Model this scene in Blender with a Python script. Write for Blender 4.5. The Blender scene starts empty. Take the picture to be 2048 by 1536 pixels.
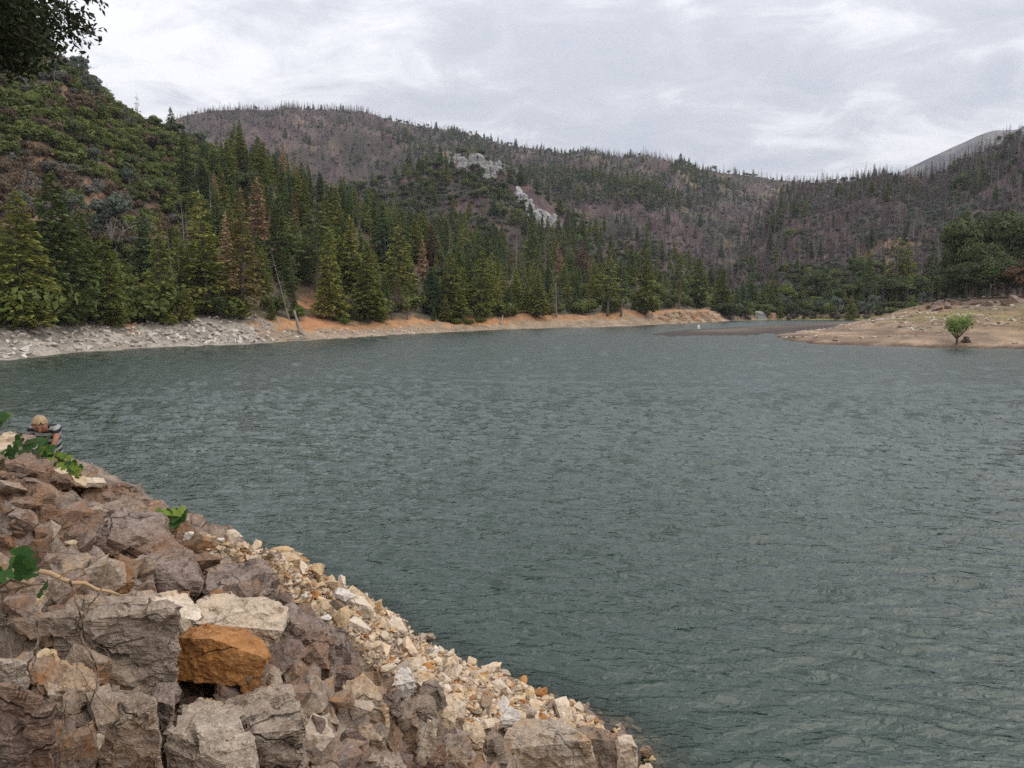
import bpy, bmesh, math, random
import numpy as np
from mathutils import Vector, Matrix

random.seed(7)
RNG = np.random.default_rng(7)
S = bpy.context.scene
COL = S.collection

# ---------------------------------------------------------------- camera
F = 1547.0                      # focal length in pixels of a 2048 px wide frame
EYE = 6.0                       # eye height above the lake
PITCH = math.atan((768 - 605) / F)
cam_d = bpy.data.cameras.new('camera')
cam_d.sensor_width = 36
cam_d.lens = 36 * F / 2048
cam_d.clip_start = 0.05
cam_d.clip_end = 20000
cam = bpy.data.objects.new('camera', cam_d)
cam.location = (0, 0, EYE)
cam.rotation_euler = (math.pi / 2 - PITCH, 0, 0)
COL.objects.link(cam)
S.camera = cam

# ---------------------------------------------------------------- sky, sun, exposure
SUN_EL, SUN_AZ = math.radians(52), math.radians(105)     # azimuth clockwise from +Y (the view direction)
world = bpy.data.worlds.new('World')
S.world = world
world.use_nodes = True
nt = world.node_tree
nt.nodes.clear()
def N(nt, typ, **kw):
    n = nt.nodes.new(typ)
    for k, v in kw.items():
        if k == 'inp':
            for kk, vv in v.items():
                n.inputs[kk].default_value = vv
        else:
            setattr(n, k, v)
    return n
def L(nt, a, b):
    nt.links.new(a, b)
def ramp(nt, fac, stops, interp='LINEAR'):
    r = N(nt, 'ShaderNodeValToRGB')
    e = r.color_ramp.elements
    while len(e) > 1:
        e.remove(e[-1])
    for i, (p, c) in enumerate(stops):
        el = e[0] if i == 0 else e.new(p)
        el.position = p
        el.color = (*c, 1) if len(c) == 3 else c
    r.color_ramp.interpolation = interp
    L(nt, fac, r.inputs[0])
    return r.outputs[0]
def math_(nt, op, a, b=None, c=None, clamp=False):
    m = N(nt, 'ShaderNodeMath', operation=op, use_clamp=clamp)
    for i, v in enumerate((a, b, c)):
        if v is None: continue
        if isinstance(v, (int, float)): m.inputs[i].default_value = v
        else: L(nt, v, m.inputs[i])
    return m.outputs[0]
def mix(nt, fac, a, b, blend='MIX'):
    m = N(nt, 'ShaderNodeMix', data_type='RGBA', blend_type=blend)
    for sock, v in ((m.inputs[0], fac), (m.inputs[6], a), (m.inputs[7], b)):
        if isinstance(v, (int, float)): sock.default_value = v
        elif isinstance(v, tuple): sock.default_value = (*v, 1) if len(v) == 3 else v
        else: L(nt, v, sock)
    return m.outputs[2]
def noise(nt, vec, scale, detail=4, rough=.55, dist=0, out=0, lac=2.0):
    n = N(nt, 'ShaderNodeTexNoise')
    n.inputs['Scale'].default_value = scale
    n.inputs['Detail'].default_value = detail
    n.inputs['Roughness'].default_value = rough
    n.inputs['Distortion'].default_value = dist
    n.inputs['Lacunarity'].default_value = lac
    if vec is not None: L(nt, vec, n.inputs['Vector'])
    return n.outputs[out]
def mapping(nt, vec, loc=(0,0,0), rot=(0,0,0), scale=(1,1,1)):
    m = N(nt, 'ShaderNodeMapping')
    m.inputs['Location'].default_value = loc
    m.inputs['Rotation'].default_value = rot
    m.inputs['Scale'].default_value = scale
    L(nt, vec, m.inputs['Vector'])
    return m.outputs[0]

tc = N(nt, 'ShaderNodeTexCoord')
sky = N(nt, 'ShaderNodeTexSky', sky_type='NISHITA', sun_disc=False, sun_elevation=SUN_EL, sun_rotation=SUN_AZ, altitude=300)
sep = N(nt, 'ShaderNodeSeparateXYZ')
L(nt, tc.outputs['Generated'], sep.inputs[0])
zz = math_(nt, 'ADD', math_(nt, 'MAXIMUM', sep.outputs[2], 0.0), 0.24)
cv = N(nt, 'ShaderNodeCombineXYZ')
L(nt, math_(nt, 'DIVIDE', sep.outputs[0], zz), cv.inputs[0])
L(nt, math_(nt, 'DIVIDE', sep.outputs[1], zz), cv.inputs[1])
cm = mapping(nt, cv.outputs[0], loc=(3.3, 1.7, 0), rot=(0, 0, .35), scale=(1.1, 1.25, 1))
big = noise(nt, cm, .9, 5, .5, .3)
fine = noise(nt, mapping(nt, cv.outputs[0], loc=(9, 4, 2), rot=(0, 0, -.2), scale=(1.2, 1.45, 1)), 3.3, 7, .6, .5)
cl = math_(nt, 'ADD', math_(nt, 'MULTIPLY', big, .45), math_(nt, 'MULTIPLY', fine, .55))
cloud = ramp(nt, cl, [(.40, (4.9, 5.15, 5.75)), (.47, (5.5, 5.7, 6.25)), (.52, (6.5, 6.65, 7.15)), (.59, (7.7, 7.8, 8.15))])
cover = ramp(nt, fine, [(.27, (.80,)*3), (.40, (1,)*3)])
ovc = math_(nt, 'ADD', math_(nt, 'MULTIPLY', math_(nt, 'MAXIMUM', sep.outputs[2], 0.0), .85), .76)     # an overcast sky is brighter overhead
vm = N(nt, 'ShaderNodeVectorMath', operation='SCALE')
L(nt, cloud, vm.inputs[0]); L(nt, ovc, vm.inputs['Scale'])
skyc = mix(nt, cover, sky.outputs[0], vm.outputs[0])
bg = N(nt, 'ShaderNodeBackground')
bg.inputs['Strength'].default_value = 0.1
L(nt, skyc, bg.inputs['Color'])
wo = N(nt, 'ShaderNodeOutputWorld')
L(nt, bg.outputs[0], wo.inputs['Surface'])

sun_d = bpy.data.lights.new('sun', 'SUN')
sun_d.energy = 1.5
sun_d.angle = math.radians(80)
sun_d.color = (1, .93, .82)
sun = bpy.data.objects.new('sun', sun_d)
sdir = Vector((math.sin(SUN_AZ) * math.cos(SUN_EL), math.cos(SUN_AZ) * math.cos(SUN_EL), math.sin(SUN_EL)))
sun.rotation_euler = sdir.to_track_quat('Z', 'Y').to_euler()
sun.location = sdir * 100
COL.objects.link(sun)

S.view_settings.view_transform = 'Standard'
S.view_settings.look = 'None'
S.view_settings.exposure = 0.42
S.view_settings.gamma = 1.0
S.view_settings.use_curve_mapping = False
S.cycles.max_bounces = 6
S.cycles.diffuse_bounces = 3
S.cycles.glossy_bounces = 3
S.cycles.transparent_max_bounces = 8
S.cycles.volume_bounces = 0
S.cycles.use_denoising = False
S.cycles.use_adaptive_sampling = True
S.cycles.adaptive_threshold = 0.012

# ---------------------------------------------------------------- pixel <-> place
FW = np.array((0, math.cos(PITCH), -math.sin(PITCH)))
UP = np.array((0, math.sin(PITCH), math.cos(PITCH)))
def ray(px, py):
    return FW + np.array((1., 0, 0)) * ((px - 1024) / F) - UP * ((py - 768) / F)
def at(px, py, Y):
    d = ray(px, py)
    return np.array((0, 0, EYE)) + d * (Y / d[1])
def atr(px, py, r):
    d = ray(px, py)
    return np.array((0, 0, EYE)) + d * (r / math.hypot(d[0], d[1]))
def wl(px, py, z=0.0):
    d = ray(px, py)
    return np.array((0, 0, EYE)) + d * ((z - EYE) / d[2])
def proj(P):
    P = np.asarray(P, float)
    q = P - np.array((0, 0, EYE))
    dep = np.maximum(q @ FW, 1e-3)
    return 1024 + F * q[..., 0] / dep, 768 - F * (q @ UP) / dep

# ---------------------------------------------------------------- noise
def _hash(ix, iy, iz, seed):
    h = (ix.astype(np.int64) * 374761393 + iy.astype(np.int64) * 668265263 + iz.astype(np.int64) * 1274126177 + seed * 974634777) & 0xffffffff
    h = ((h ^ (h >> 13)) * 1274126177) & 0xffffffff
    h = ((h ^ (h >> 16)) * 2246822519) & 0xffffffff
    return ((h ^ (h >> 15)) & 0xffffff) / float(0xffffff)
def vnoise(p, seed=0):
    p = np.asarray(p, float)
    i = np.floor(p)
    f = p - i
    f = f * f * f * (f * (f * 6 - 15) + 10)
    ix, iy, iz = i[..., 0], i[..., 1], i[..., 2]
    out = 0
    for a in (0, 1):
        for b in (0, 1):
            for c in (0, 1):
                w = (f[..., 0] if a else 1 - f[..., 0]) * (f[..., 1] if b else 1 - f[..., 1]) * (f[..., 2] if c else 1 - f[..., 2])
                out = out + w * _hash(ix + a, iy + b, iz + c, seed)
    return out * 2 - 1
def fbm(p, octaves=4, seed=0, gain=.5):
    p = np.asarray(p, float)
    s, a = 0, 1
    for o in range(octaves):
        s = s + a * vnoise(p * 2 ** o + 17.3 * o, seed + o)
        a *= gain
    return s
def fbm2(x, y, scale, octaves=4, seed=0, gain=.5):
    return fbm(np.stack([np.asarray(x, float) * scale, np.asarray(y, float) * scale, np.zeros_like(np.asarray(x, float))], -1), octaves, seed, gain)

# ---------------------------------------------------------------- object helpers
def mesh_obj(name, verts, faces, mat, parent=None, smooth=True, link=True):
    me = bpy.data.meshes.new(name)
    me.from_pydata([tuple(v) for v in verts], [], [tuple(int(k) for k in f) for f in faces])
    me.update()
    if smooth:
        me.polygons.foreach_set('use_smooth', [True] * len(me.polygons))
    for m in (mat if isinstance(mat, (list, tuple)) else [mat]):
        me.materials.append(m)
    o = bpy.data.objects.new(name, me)
    if link: COL.objects.link(o)
    if parent is not None: o.parent = parent
    return o
def tag(o, label=None, cat=None, group=None, kind=None):
    for k, v in (('label', label), ('category', cat), ('group', group), ('kind', kind)):
        if v: o[k] = v
    return o
def empty(name, loc, rz=0, sc=1):
    o = bpy.data.objects.new(name, None)
    o.empty_display_size = .2
    o.location = loc
    o.rotation_euler = (0, 0, rz)
    o.scale = (sc, sc, sc) if isinstance(sc, (int, float)) else sc
    COL.objects.link(o)
    return o
def grid_faces(nu, nv):
    i = np.arange(nu - 1)[:, None] * nv + np.arange(nv - 1)[None, :]
    i = i.ravel()
    return np.stack([i, i + nv, i + nv + 1, i + 1], 1)
def grid_mesh(name, V, mat, flip=False, smooth=True):
    nu, nv = V.shape[:2]
    f = grid_faces(nu, nv)
    if flip: f = f[:, ::-1]
    me = bpy.data.meshes.new(name)
    me.vertices.add(nu * nv)
    me.vertices.foreach_set('co', V.reshape(-1).astype(np.float32))
    me.loops.add(f.size)
    me.loops.foreach_set('vertex_index', f.ravel().astype(np.int32))
    me.polygons.add(len(f))
    me.polygons.foreach_set('loop_start', (np.arange(len(f)) * 4).astype(np.int32))
    me.update(calc_edges=True)
    me.validate()
    if smooth: me.polygons.foreach_set('use_smooth', [True] * len(me.polygons))
    me.materials.append(mat)
    o = bpy.data.objects.new(name, me)
    COL.objects.link(o)
    return o
def set_col(o, rgb, name='soil'):
    a = o.data.attributes.new(name, 'FLOAT_COLOR', 'POINT')
    c = np.ones((len(o.data.vertices), 4), np.float32)
    c[:, :3] = rgb.reshape(-1, 3)
    a.data.foreach_set('color', c.ravel())

# ---------------------------------------------------------------- materials
def new_mat(name):
    m = bpy.data.materials.new(name)
    m.use_nodes = True
    m.node_tree.nodes.clear()
    nt = m.node_tree
    out = N(nt, 'ShaderNodeOutputMaterial')
    b = N(nt, 'ShaderNodeBsdfPrincipled')
    L(nt, b.outputs[0], out.inputs['Surface'])
    b.inputs['Roughness'].default_value = .9
    b.inputs['Specular IOR Level'].default_value = .25
    return m, nt, b
def simple_mat(name, c1, c2, scale=4, rough=.85, bump=0.0, spec=.25, coord='Object'):
    m, nt, b = new_mat(name)
    t = N(nt, 'ShaderNodeTexCoord')
    n = noise(nt, t.outputs[coord], scale, 6, .6)
    L(nt, ramp(nt, n, [(.3, c1), (.7, c2)]), b.inputs['Base Color'])
    b.inputs['Roughness'].default_value = rough
    b.inputs['Specular IOR Level'].default_value = spec
    if bump:
        bp = N(nt, 'ShaderNodeBump')
        bp.inputs['Distance'].default_value = bump
        L(nt, n, bp.inputs['Height'])
        L(nt, bp.outputs[0], b.inputs['Normal'])
    return m
def soil_mat(name, scale=1.0, bump=.15):
    m, nt, b = new_mat(name)
    a = N(nt, 'ShaderNodeAttribute', attribute_name='soil')
    t = N(nt, 'ShaderNodeTexCoord')
    n1 = noise(nt, t.outputs['Object'], .35 * scale, 8, .65)
    n2 = noise(nt, t.outputs['Object'], 2.2 * scale, 6, .65)
    n3 = noise(nt, t.outputs['Object'], 9 * scale, 4, .6)
    v = math_(nt, 'ADD', math_(nt, 'MULTIPLY', n1, .9), math_(nt, 'ADD', math_(nt, 'MULTIPLY', n2, .9), math_(nt, 'MULTIPLY', n3, .7)))
    v = math_(nt, 'SUBTRACT', v, .25)
    L(nt, mix(nt, 1.0, a.outputs['Color'], ramp(nt, v, [(.5, (.55, .55, .56)), (1.0, (1.05, 1.04, 1.02)), (1.0, (1.3, 1.27, 1.2))]), 'MULTIPLY'), b.inputs['Base Color'])
    bp = N(nt, 'ShaderNodeBump')
    bp.inputs['Distance'].default_value = bump / scale
    L(nt, math_(nt, 'ADD', n2, n3), bp.inputs['Height'])
    L(nt, bp.outputs[0], b.inputs['Normal'])
    return m
def leaf_mat(name, c1, c2, c3=None, trans=.25, var=.5):
    """foliage: colour differs from plant to plant and from spray to spray"""
    m, nt, b = new_mat(name)
    oi = N(nt, 'ShaderNodeObjectInfo')
    t = N(nt, 'ShaderNodeTexCoord')
    n = noise(nt, t.outputs['Object'], 1.3, 3, .6)
    g = N(nt, 'ShaderNodeNewGeometry')
    f = math_(nt, 'ADD', math_(nt, 'MULTIPLY', oi.outputs['Random'], var), math_(nt, 'ADD', math_(nt, 'MULTIPLY', math_(nt, 'SUBTRACT', n, .5), 1.0), math_(nt, 'MULTIPLY', g.outputs['Random Per Island'], .35)))
    st = [(.1, c1), (.75, c2)]
    if c3: st.append((1.0, c3))
    c = ramp(nt, f, st)
    L(nt, c, b.inputs['Base Color'])
    b.inputs['Roughness'].default_value = .65
    b.inputs['Specular IOR Level'].default_value = .2
    if trans:
        tr = N(nt, 'ShaderNodeBsdfTranslucent')
        L(nt, c, tr.inputs['Color'])
        ms = N(nt, 'ShaderNodeMixShader')
        ms.inputs[0].default_value = trans
        L(nt, b.outputs[0], ms.inputs[1])
        L(nt, tr.outputs[0], ms.inputs[2])
        L(nt, ms.outputs[0], nt.nodes['Material Output'].inputs['Surface'])
    return m
def rock_mat(name, dark, mid, light, rust, rust_amt=.3, scale=1.0, bump=1.0, speck=.5, use_random=True, streak=(1, 1, 4)):
    m, nt, b = new_mat(name)
    t = N(nt, 'ShaderNodeTexCoord')
    oi = N(nt, 'ShaderNodeObjectInfo')
    off = N(nt, 'ShaderNodeVectorMath', operation='MULTIPLY_ADD')
    cx = N(nt, 'ShaderNodeCombineXYZ')
    for k in range(3): L(nt, math_(nt, 'MULTIPLY', oi.outputs['Random'], (37., 71., 53.)[k]), cx.inputs[k])
    L(nt, t.outputs['Object'], off.inputs[0])
    off.inputs[1].default_value = (scale,) * 3
    L(nt, cx.outputs[0], off.inputs[2])
    P = off.outputs[0]
    n_big = noise(nt, P, 1.7, 3, .6, .4)
    n_mid = noise(nt, P, 7, 6, .68, .3)
    st = noise(nt, mapping(nt, P, rot=(.5, .35, .3), scale=streak), 5, 4, .65, .5)
    n_fine = noise(nt, P, 60, 3, .7)
    n_grain = noise(nt, P, 190, 1, .7)
    f = math_(nt, 'ADD', math_(nt, 'MULTIPLY', n_mid, .55), math_(nt, 'MULTIPLY', st, .45))
    if use_random:
        f = math_(nt, 'ADD', f, math_(nt, 'MULTIPLY', math_(nt, 'SUBTRACT', oi.outputs['Random'], .5), .16))
    c = ramp(nt, f, [(.33, dark), (.5, mid), (.66, light)])
    rfac = ramp(nt, math_(nt, 'ADD', math_(nt, 'MULTIPLY', n_big, .7), math_(nt, 'MULTIPLY', n_mid, .3)), [(.62 - .45 * rust_amt, (0, 0, 0)), (.72 - .30 * rust_amt, (1, 1, 1))])
    c = mix(nt, math_(nt, 'MULTIPLY', rfac, .85), c, rust)
    # mineral grain: pale and dark flecks
    c = mix(nt, math_(nt, 'MULTIPLY', ramp(nt, n_fine, [(.56, (0,)*3), (.68, (1,)*3)]), speck), c, tuple(min(1, x * 1.55) for x in light))
    c = mix(nt, math_(nt, 'MULTIPLY', ramp(nt, n_fine, [(.33, (1,)*3), (.45, (0,)*3)]), speck * .9), c, tuple(x * .55 for x in dark))
    # joints
    wv = N(nt, 'ShaderNodeVectorMath', operation='MULTIPLY_ADD')
    L(nt, noise(nt, P, 2.2, 3, .65, 0, 1), wv.inputs[0])
    wv.inputs[1].default_value = (.3, .3, .3)
    L(nt, P, wv.inputs[2])
    vo = N(nt, 'ShaderNodeTexVoronoi', feature='DISTANCE_TO_EDGE')
    vo.inputs['Scale'].default_value = 2.6
    L(nt, mapping(nt, wv.outputs[0], rot=(.4, .2, .6), scale=(.55, 1, 1.5)), vo.inputs['Vector'])
    ck = ramp(nt, vo.outputs['Distance'], [(.0, (1,)*3), (.022, (0,)*3)])
    ck = math_(nt, 'MULTIPLY', ck, ramp(nt, noise(nt, P, 1.5, 3, .5), [(.45, (0,)*3), (.58, (1,)*3)]))
    c = mix(nt, math_(nt, 'MULTIPLY', ck, .8), c, tuple(x * .3 for x in dark))
    L(nt, c, b.inputs['Base Color'])
    b.inputs['Roughness'].default_value = .85
    b.inputs['Specular IOR Level'].default_value = .3
    h = math_(nt, 'ADD', math_(nt, 'MULTIPLY', n_mid, .050), math_(nt, 'ADD', math_(nt, 'MULTIPLY', st, .045), math_(nt, 'ADD', math_(nt, 'MULTIPLY', n_fine, .011), math_(nt, 'MULTIPLY', n_grain, .003))))
    h = math_(nt, 'SUBTRACT', h, math_(nt, 'MULTIPLY', ck, .02))
    bp = N(nt, 'ShaderNodeBump')
    bp.inputs['Distance'].default_value = bump / scale
    bp.inputs['Strength'].default_value = 1.0
    L(nt, h, bp.inputs['Height'])
    L(nt, bp.outputs[0], b.inputs['Normal'])
    return m

# ================================================================ LAND
class Land:
    """a hillside: rows of knots (pixel x, pixel y, distance) from its foot to its crest, blended into one height field"""
    def __init__(s, name, rows, tv, nth, nt_, amp, nscale, back=(1.35, .30), under=True, smooth=9, crest_noise=.3):
        s.name = name
        R = []
        for row in rows:
            P = np.array([atr(*k) if len(k) == 3 and k[2] else wl(k[0], k[1]) for k in row])
            th = np.arctan2(P[:, 0], P[:, 1])
            o = np.argsort(th)
            R.append((th[o], np.hypot(P[:, 0], P[:, 1])[o], P[:, 2][o]))
        lo, hi = min(r[0][0] for r in R), max(r[0][-1] for r in R)
        s.th = np.linspace(lo, hi, nth)
        def sm(v):
            k = smooth
            return np.convolve(np.pad(v, k, mode='edge'), np.ones(2 * k + 1) / (2 * k + 1), 'valid')
        rr = [sm(np.interp(s.th, a, b)) for a, b, c in R]
        zz = [sm(np.interp(s.th, a, c)) for a, b, c in R]
        tv = list(tv)
        if under:
            rr.insert(0, rr[0] * .93); zz.insert(0, zz[0] - 2.0); tv.insert(0, tv[0] - .08)
        rr.append(rr[-1] * back[0]); zz.append(zz[-1] - rr[-2] * (back[0] - 1) * back[1]); tv.append(tv[-1] + .35)
        s.tc = 1.0
        s.t = np.unique(np.concatenate([np.linspace(tv[0], 1.0, nt_), np.linspace(1.0, tv[-1], max(6, nt_ // 6))]))
        rr, zz, tv = np.array(rr), np.array(zz), np.array(tv)
        Rg = np.empty((nth, len(s.t))); Zg = np.empty_like(Rg)
        for i in range(nth):
            Rg[i] = np.interp(s.t, tv, rr[:, i])
            Zg[i] = np.interp(s.t, tv, zz[:, i])
        k = max(1, nt_ // 40)                                    # soften the breaks of slope
        ker = np.ones(2 * k + 1) / (2 * k + 1)
        for i in range(nth):
            Zs = np.convolve(np.pad(Zg[i], k, mode='edge'), ker, 'valid')
            w = np.clip((s.t - tv[0]) / .1, 0, 1) * np.clip((1.0 - s.t) / .06, 0, 1)
            Zg[i] = Zg[i] * (1 - w) + Zs * w
        X, Y = Rg * np.sin(s.th)[:, None], Rg * np.cos(s.th)[:, None]
        T = np.broadcast_to(s.t[None], X.shape)
        w = np.clip((T - .10) / .25, 0, 1) * (crest_noise + (1 - crest_noise) * np.clip((1 - T) / .2, 0, 1))
        n = fbm2(X, Y, 1 / nscale, 5, 11)
        gul = np.abs(fbm2(s.th[:, None] * Rg[:, -1:] + 0 * Y, T * nscale * .9, 1 / nscale, 3, 23))
        Zg = Zg + amp * w * (n * .8 - gul * .9 + .25)
        Zg = Zg + (.55 if under else 0) * np.clip(T / .05, 0, 1) * np.clip((.17 - T) / .04, 0, 1) * (np.abs(fbm2(X, Y, .28, 4, 61)) - .3)
        s.V = np.stack([X, Y, Zg], -1)
    def build(s, mat, colfn):
        o = grid_mesh(s.name, s.V, mat, flip=True)
        px, py = proj(s.V)
        T = np.broadcast_to(s.t[None], px.shape)
        c = colfn(px, py, s.V, T)
        set_col(o, np.clip(c, 0, 1))
        tag(o, kind='structure')
        s.obj = o
        return o
    def point(s, th, t):
        a = np.interp(th, s.th, np.arange(len(s.th)))
        b = np.interp(t, s.t, np.arange(len(s.t)))
        i = np.clip(np.floor(a).astype(int), 0, len(s.th) - 2); j = np.clip(np.floor(b).astype(int), 0, len(s.t) - 2)
        u, v = (a - i)[..., None], (b - j)[..., None]
        return (s.V[i, j] * (1 - u) * (1 - v) + s.V[i + 1, j] * u * (1 - v) + s.V[i, j + 1] * (1 - u) * v + s.V[i + 1, j + 1] * u * v)
    def place(s, px, py):
        d = ray(px, py)
        th = math.atan2(d[0], d[1])
        tt = np.linspace(s.t[0], 1.02, 500)
        P = s.point(np.full(500, th), tt)
        q = proj(P)[1]
        k = np.nonzero(q <= py)[0]
        return P[k[0]] if len(k) else P[np.argmin(np.abs(q - py))]
    def scatter(s, n, t0=0., t1=1.02, seed=0, fx=(-60, 2110)):
        """random spots, even over the ground's area"""
        g = np.random.default_rng(seed)
        dth = s.th[1] - s.th[0]
        R = np.hypot(s.V[..., 0], s.V[..., 1])
        A = R[:, :-1] * np.diff(R, axis=1) * dth
        A = A * ((s.t[:-1] >= t0) & (s.t[:-1] <= t1))[None] + 1e-12
        A = np.maximum(A, 0)
        px, _ = proj(s.V[:, :-1])
        A = A * ((px > fx[0]) & (px < fx[1]))
        c = np.cumsum(A.ravel()); tot = c[-1]
        k = np.searchsorted(c, g.random(n) * tot)
        i, j = np.unravel_index(np.minimum(k, A.size - 1), A.shape)
        th = s.th[i] + (g.random(n) - .5) * dth
        t = s.t[j] + g.random(n) * (s.t[np.minimum(j + 1, len(s.t) - 1)] - s.t[j])
        P = s.point(th, t)
        px, py = proj(P)
        return P, px, py, t

def lerp3(a, b, f):
    return np.asarray(a) * (1 - f[..., None]) + np.asarray(b) * f[..., None]
def sstep(x, a, b):
    t = np.clip((x - a) / (b - a), 0, 1)
    return t * t * (3 - 2 * t)

A_TREE = [(-700, 700), (-250, 688), (0, 674), (150, 661), (300, 655), (400, 650), (530, 650), (600, 649), (720, 651), (870, 645), (930, 651), (1000, 640), (1100, 633), (1250, 628), (1335, 619), (1410, 617), (1480, 633), (1600, 636)]
def tree_line(px):
    return np.interp(px, [a for a, b in A_TREE], [b for a, b in A_TREE])
A_FOOT = [(-700, 765), (-250, 735), (0, 722), (150, 706), (300, 696), (500, 688), (700, 676), (900, 664), (1100, 656), (1250, 653), (1335, 648), (1410, 645), (1480, 641), (1600, 639)]
A_mid = []
for px_, py_ in A_TREE:
    fy = np.interp(px_, [a for a, b in A_FOOT], [b for a, b in A_FOOT])
    w0 = wl(px_, fy)
    A_mid.append((px_, py_, math.hypot(w0[0], w0[1]) + 11 + max(0, px_) * .004))
left_hill = Land('left_hillside', [
    [(a, b, 0) for a, b in A_FOOT], A_mid,
    [(-700, -120, 215), (-250, -30, 222), (0, 100, 230), (100, 118, 235), (150, 152, 240), (200, 192, 245), (250, 228, 250), (300, 256, 255), (350, 268, 262), (430, 310, 270), (520, 352, 280), (600, 395, 290), (700, 430, 300), (800, 462, 310), (900, 490, 330), (1000, 508, 345), (1150, 535, 360), (1300, 563, 370), (1450, 592, 380), (1600, 618, 400)]],
    (0, .14, 1.0), 620, 190, 7.0, 38, smooth=5)
far_ridge = Land('far_ridge', [
    [(100, 520, 650), (900, 520, 650), (1900, 560, 650)],
    [(-50, 330, 1250), (150, 268, 1280), (250, 262, 1290), (330, 245, 1300), (370, 224, 1300), (430, 217, 1320), (520, 221, 1340), (620, 225, 1340), (720, 225, 1330), (800, 243, 1320), (880, 255, 1310), (960, 271, 1300), (1060, 291, 1300), (1200, 313, 1280), (1300, 326, 1280), (1400, 338, 1260), (1480, 348, 1250), (1560, 358, 1240), (1620, 365, 1230), (1700, 373, 1220), (1800, 378, 1220)]],
    (0, 1.0), 420, 130, 46, 170, under=False, smooth=3, crest_noise=.12)
mid_spur = Land('middle_spur', [
    [(780, 560, 600), (1200, 570, 600), (1800, 600, 600)],
    [(780, 450, 850), (820, 425, 850), (900, 385, 850), (1000, 355, 850), (1090, 338, 850), (1180, 340, 850), (1260, 357, 850), (1340, 383, 850), (1440, 420, 840), (1540, 465, 830), (1640, 515, 820), (1800, 570, 800)]],
    (0, 1.0), 260, 90, 20, 110, under=False, smooth=4)
outcrop_hill = Land('outcrop_hill', [
    [(520, 560, 345), (1000, 575, 350), (1300, 592, 360), (1620, 618, 380)],
    [(520, 470, 470), (560, 448, 470), (650, 408, 475), (740, 374, 480), (820, 344, 480), (870, 326, 480), (910, 309, 480), (965, 306, 480), (1000, 325, 480), (1040, 352, 478), (1090, 380, 475), (1140, 416, 470), (1200, 450, 465), (1300, 497, 460), (1400, 545, 455), (1500, 588, 450), (1620, 616, 445)]],
    (0, 1.0), 330, 130, 11, 60, under=False, smooth=4)
right_hill = Land('right_hillside', [
    [(1440, 642, 0), (1560, 640, 0), (1700, 640, 0), (1850, 640, 0), (2300, 640, 0)],
    [(1440, 622, 320), (1560, 616, 325), (1700, 611, 330), (1870, 603, 330), (2300, 590, 320)],
    [(1440, 618, 420), (1465, 560, 560), (1490, 490, 640), (1530, 418, 690), (1570, 383, 710), (1610, 370, 720), (1660, 362, 720), (1720, 356, 720), (1800, 349, 720), (1880, 342, 715), (1950, 310, 690), (2048, 266, 660), (2300, 170, 600)]],
    (0, .12, 1.0), 330, 170, 24, 120, smooth=4, crest_noise=.15)
distant_peak = Land('distant_peak', [
    [(1650, 460, 1500), (2300, 460, 1500)],
    [(1650, 400, 2600), (1720, 378, 2600), (1780, 352, 2600), (1850, 318, 2600), (1900, 294, 2600), (1950, 272, 2600), (1990, 259, 2600), (2048, 258, 2600), (2300, 262, 2600)]],
    (0, 1.0), 200, 80, 60, 260, under=False, smooth=3, crest_noise=.1)
LANDS = [left_hill, outcrop_hill, right_hill, mid_spur, far_ridge, distant_peak]

SOIL = soil_mat('hillside_soil', .25, .12)
def col_left(px, py, V, T):
    n = fbm2(V[..., 0], V[..., 1], 1 / 9, 4, 3)
    n2 = fbm2(V[..., 0], V[..., 1], 1 / 2.2, 3, 5)
    hill = lerp3((.10, .075, .055), (.235, .145, .095), sstep(n + .3 * n2, .1, .7))
    hill = lerp3(hill, np.array((.085, .075, .045)), sstep(px, 380, 520) * .7)
    scree = lerp3((.24, .21, .18), (.34, .305, .265), sstep(n2, -.4, .5))
    u = np.clip(T / .14, 0, 1)
    n3 = fbm2(V[..., 0], V[..., 1], 1.4, 3, 15)
    bank = lerp3((.25, .19, .135), (.37, .20, .10), sstep(u + .35 * n2 + .2 * n + .15 * n3, .35, .85))
    bank = lerp3(bank, np.array((.30, .235, .18)), sstep(n2 + .5 * n, .25, .6) * (1 - sstep(u, .4, .7)))
    side = sstep(px + 45 * n2, 500, 560)
    shore = lerp3(scree, np.array((1., 1, 1)), side * 0)
    shore = scree * (1 - side[..., None]) + bank * side[..., None]
    pxw = px + 22 * n2 + 12 * n
    scar = sstep(pxw, 590, 612) * (1 - sstep(pxw, 655, 680)) * sstep(py + 14 * n2, 555, 585) * (1 - sstep(T, .30, .36))
    scar = np.maximum(scar, .8 * sstep(pxw, 262, 272) * (1 - sstep(pxw, 285, 296)) * sstep(py, 520, 545)) * sstep(T + .03 * n2, .07, .15)
    f = sstep(T + .02 * n2, .135, .165)
    c = shore * (1 - f[..., None]) + hill * f[..., None]
    return c * (1 - scar[..., None]) + np.array((.34, .165, .085)) * scar[..., None]
left_hill.build(SOIL, col_left)
def burnt(px, py, V, T, green=.2, sc=40, seed=9):
    n = fbm2(V[..., 0], V[..., 1], 1 / sc, 5, seed)
    n2 = fbm2(V[..., 0], V[..., 1], 4 / sc, 4, seed + 4)
    c = lerp3((.068, .044, .047), (.122, .083, .079), sstep(n2, -.4, .6))
    c = lerp3(c, np.array((.24, .155, .10)), sstep(n * .6 + n2 * .6, .62, .9))
    return lerp3(c, np.array((.045, .055, .032)), sstep(n, -.2, .3) * green)
right_hill.build(SOIL, lambda px, py, V, T: np.where((T < .125)[..., None], lerp3((.30, .21, .14), (.24, .22, .10), sstep(fbm2(V[..., 0], V[..., 1], .06, 3, 2), -.2, .4)), burnt(px, py, V, T, .25, 45)))
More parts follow.
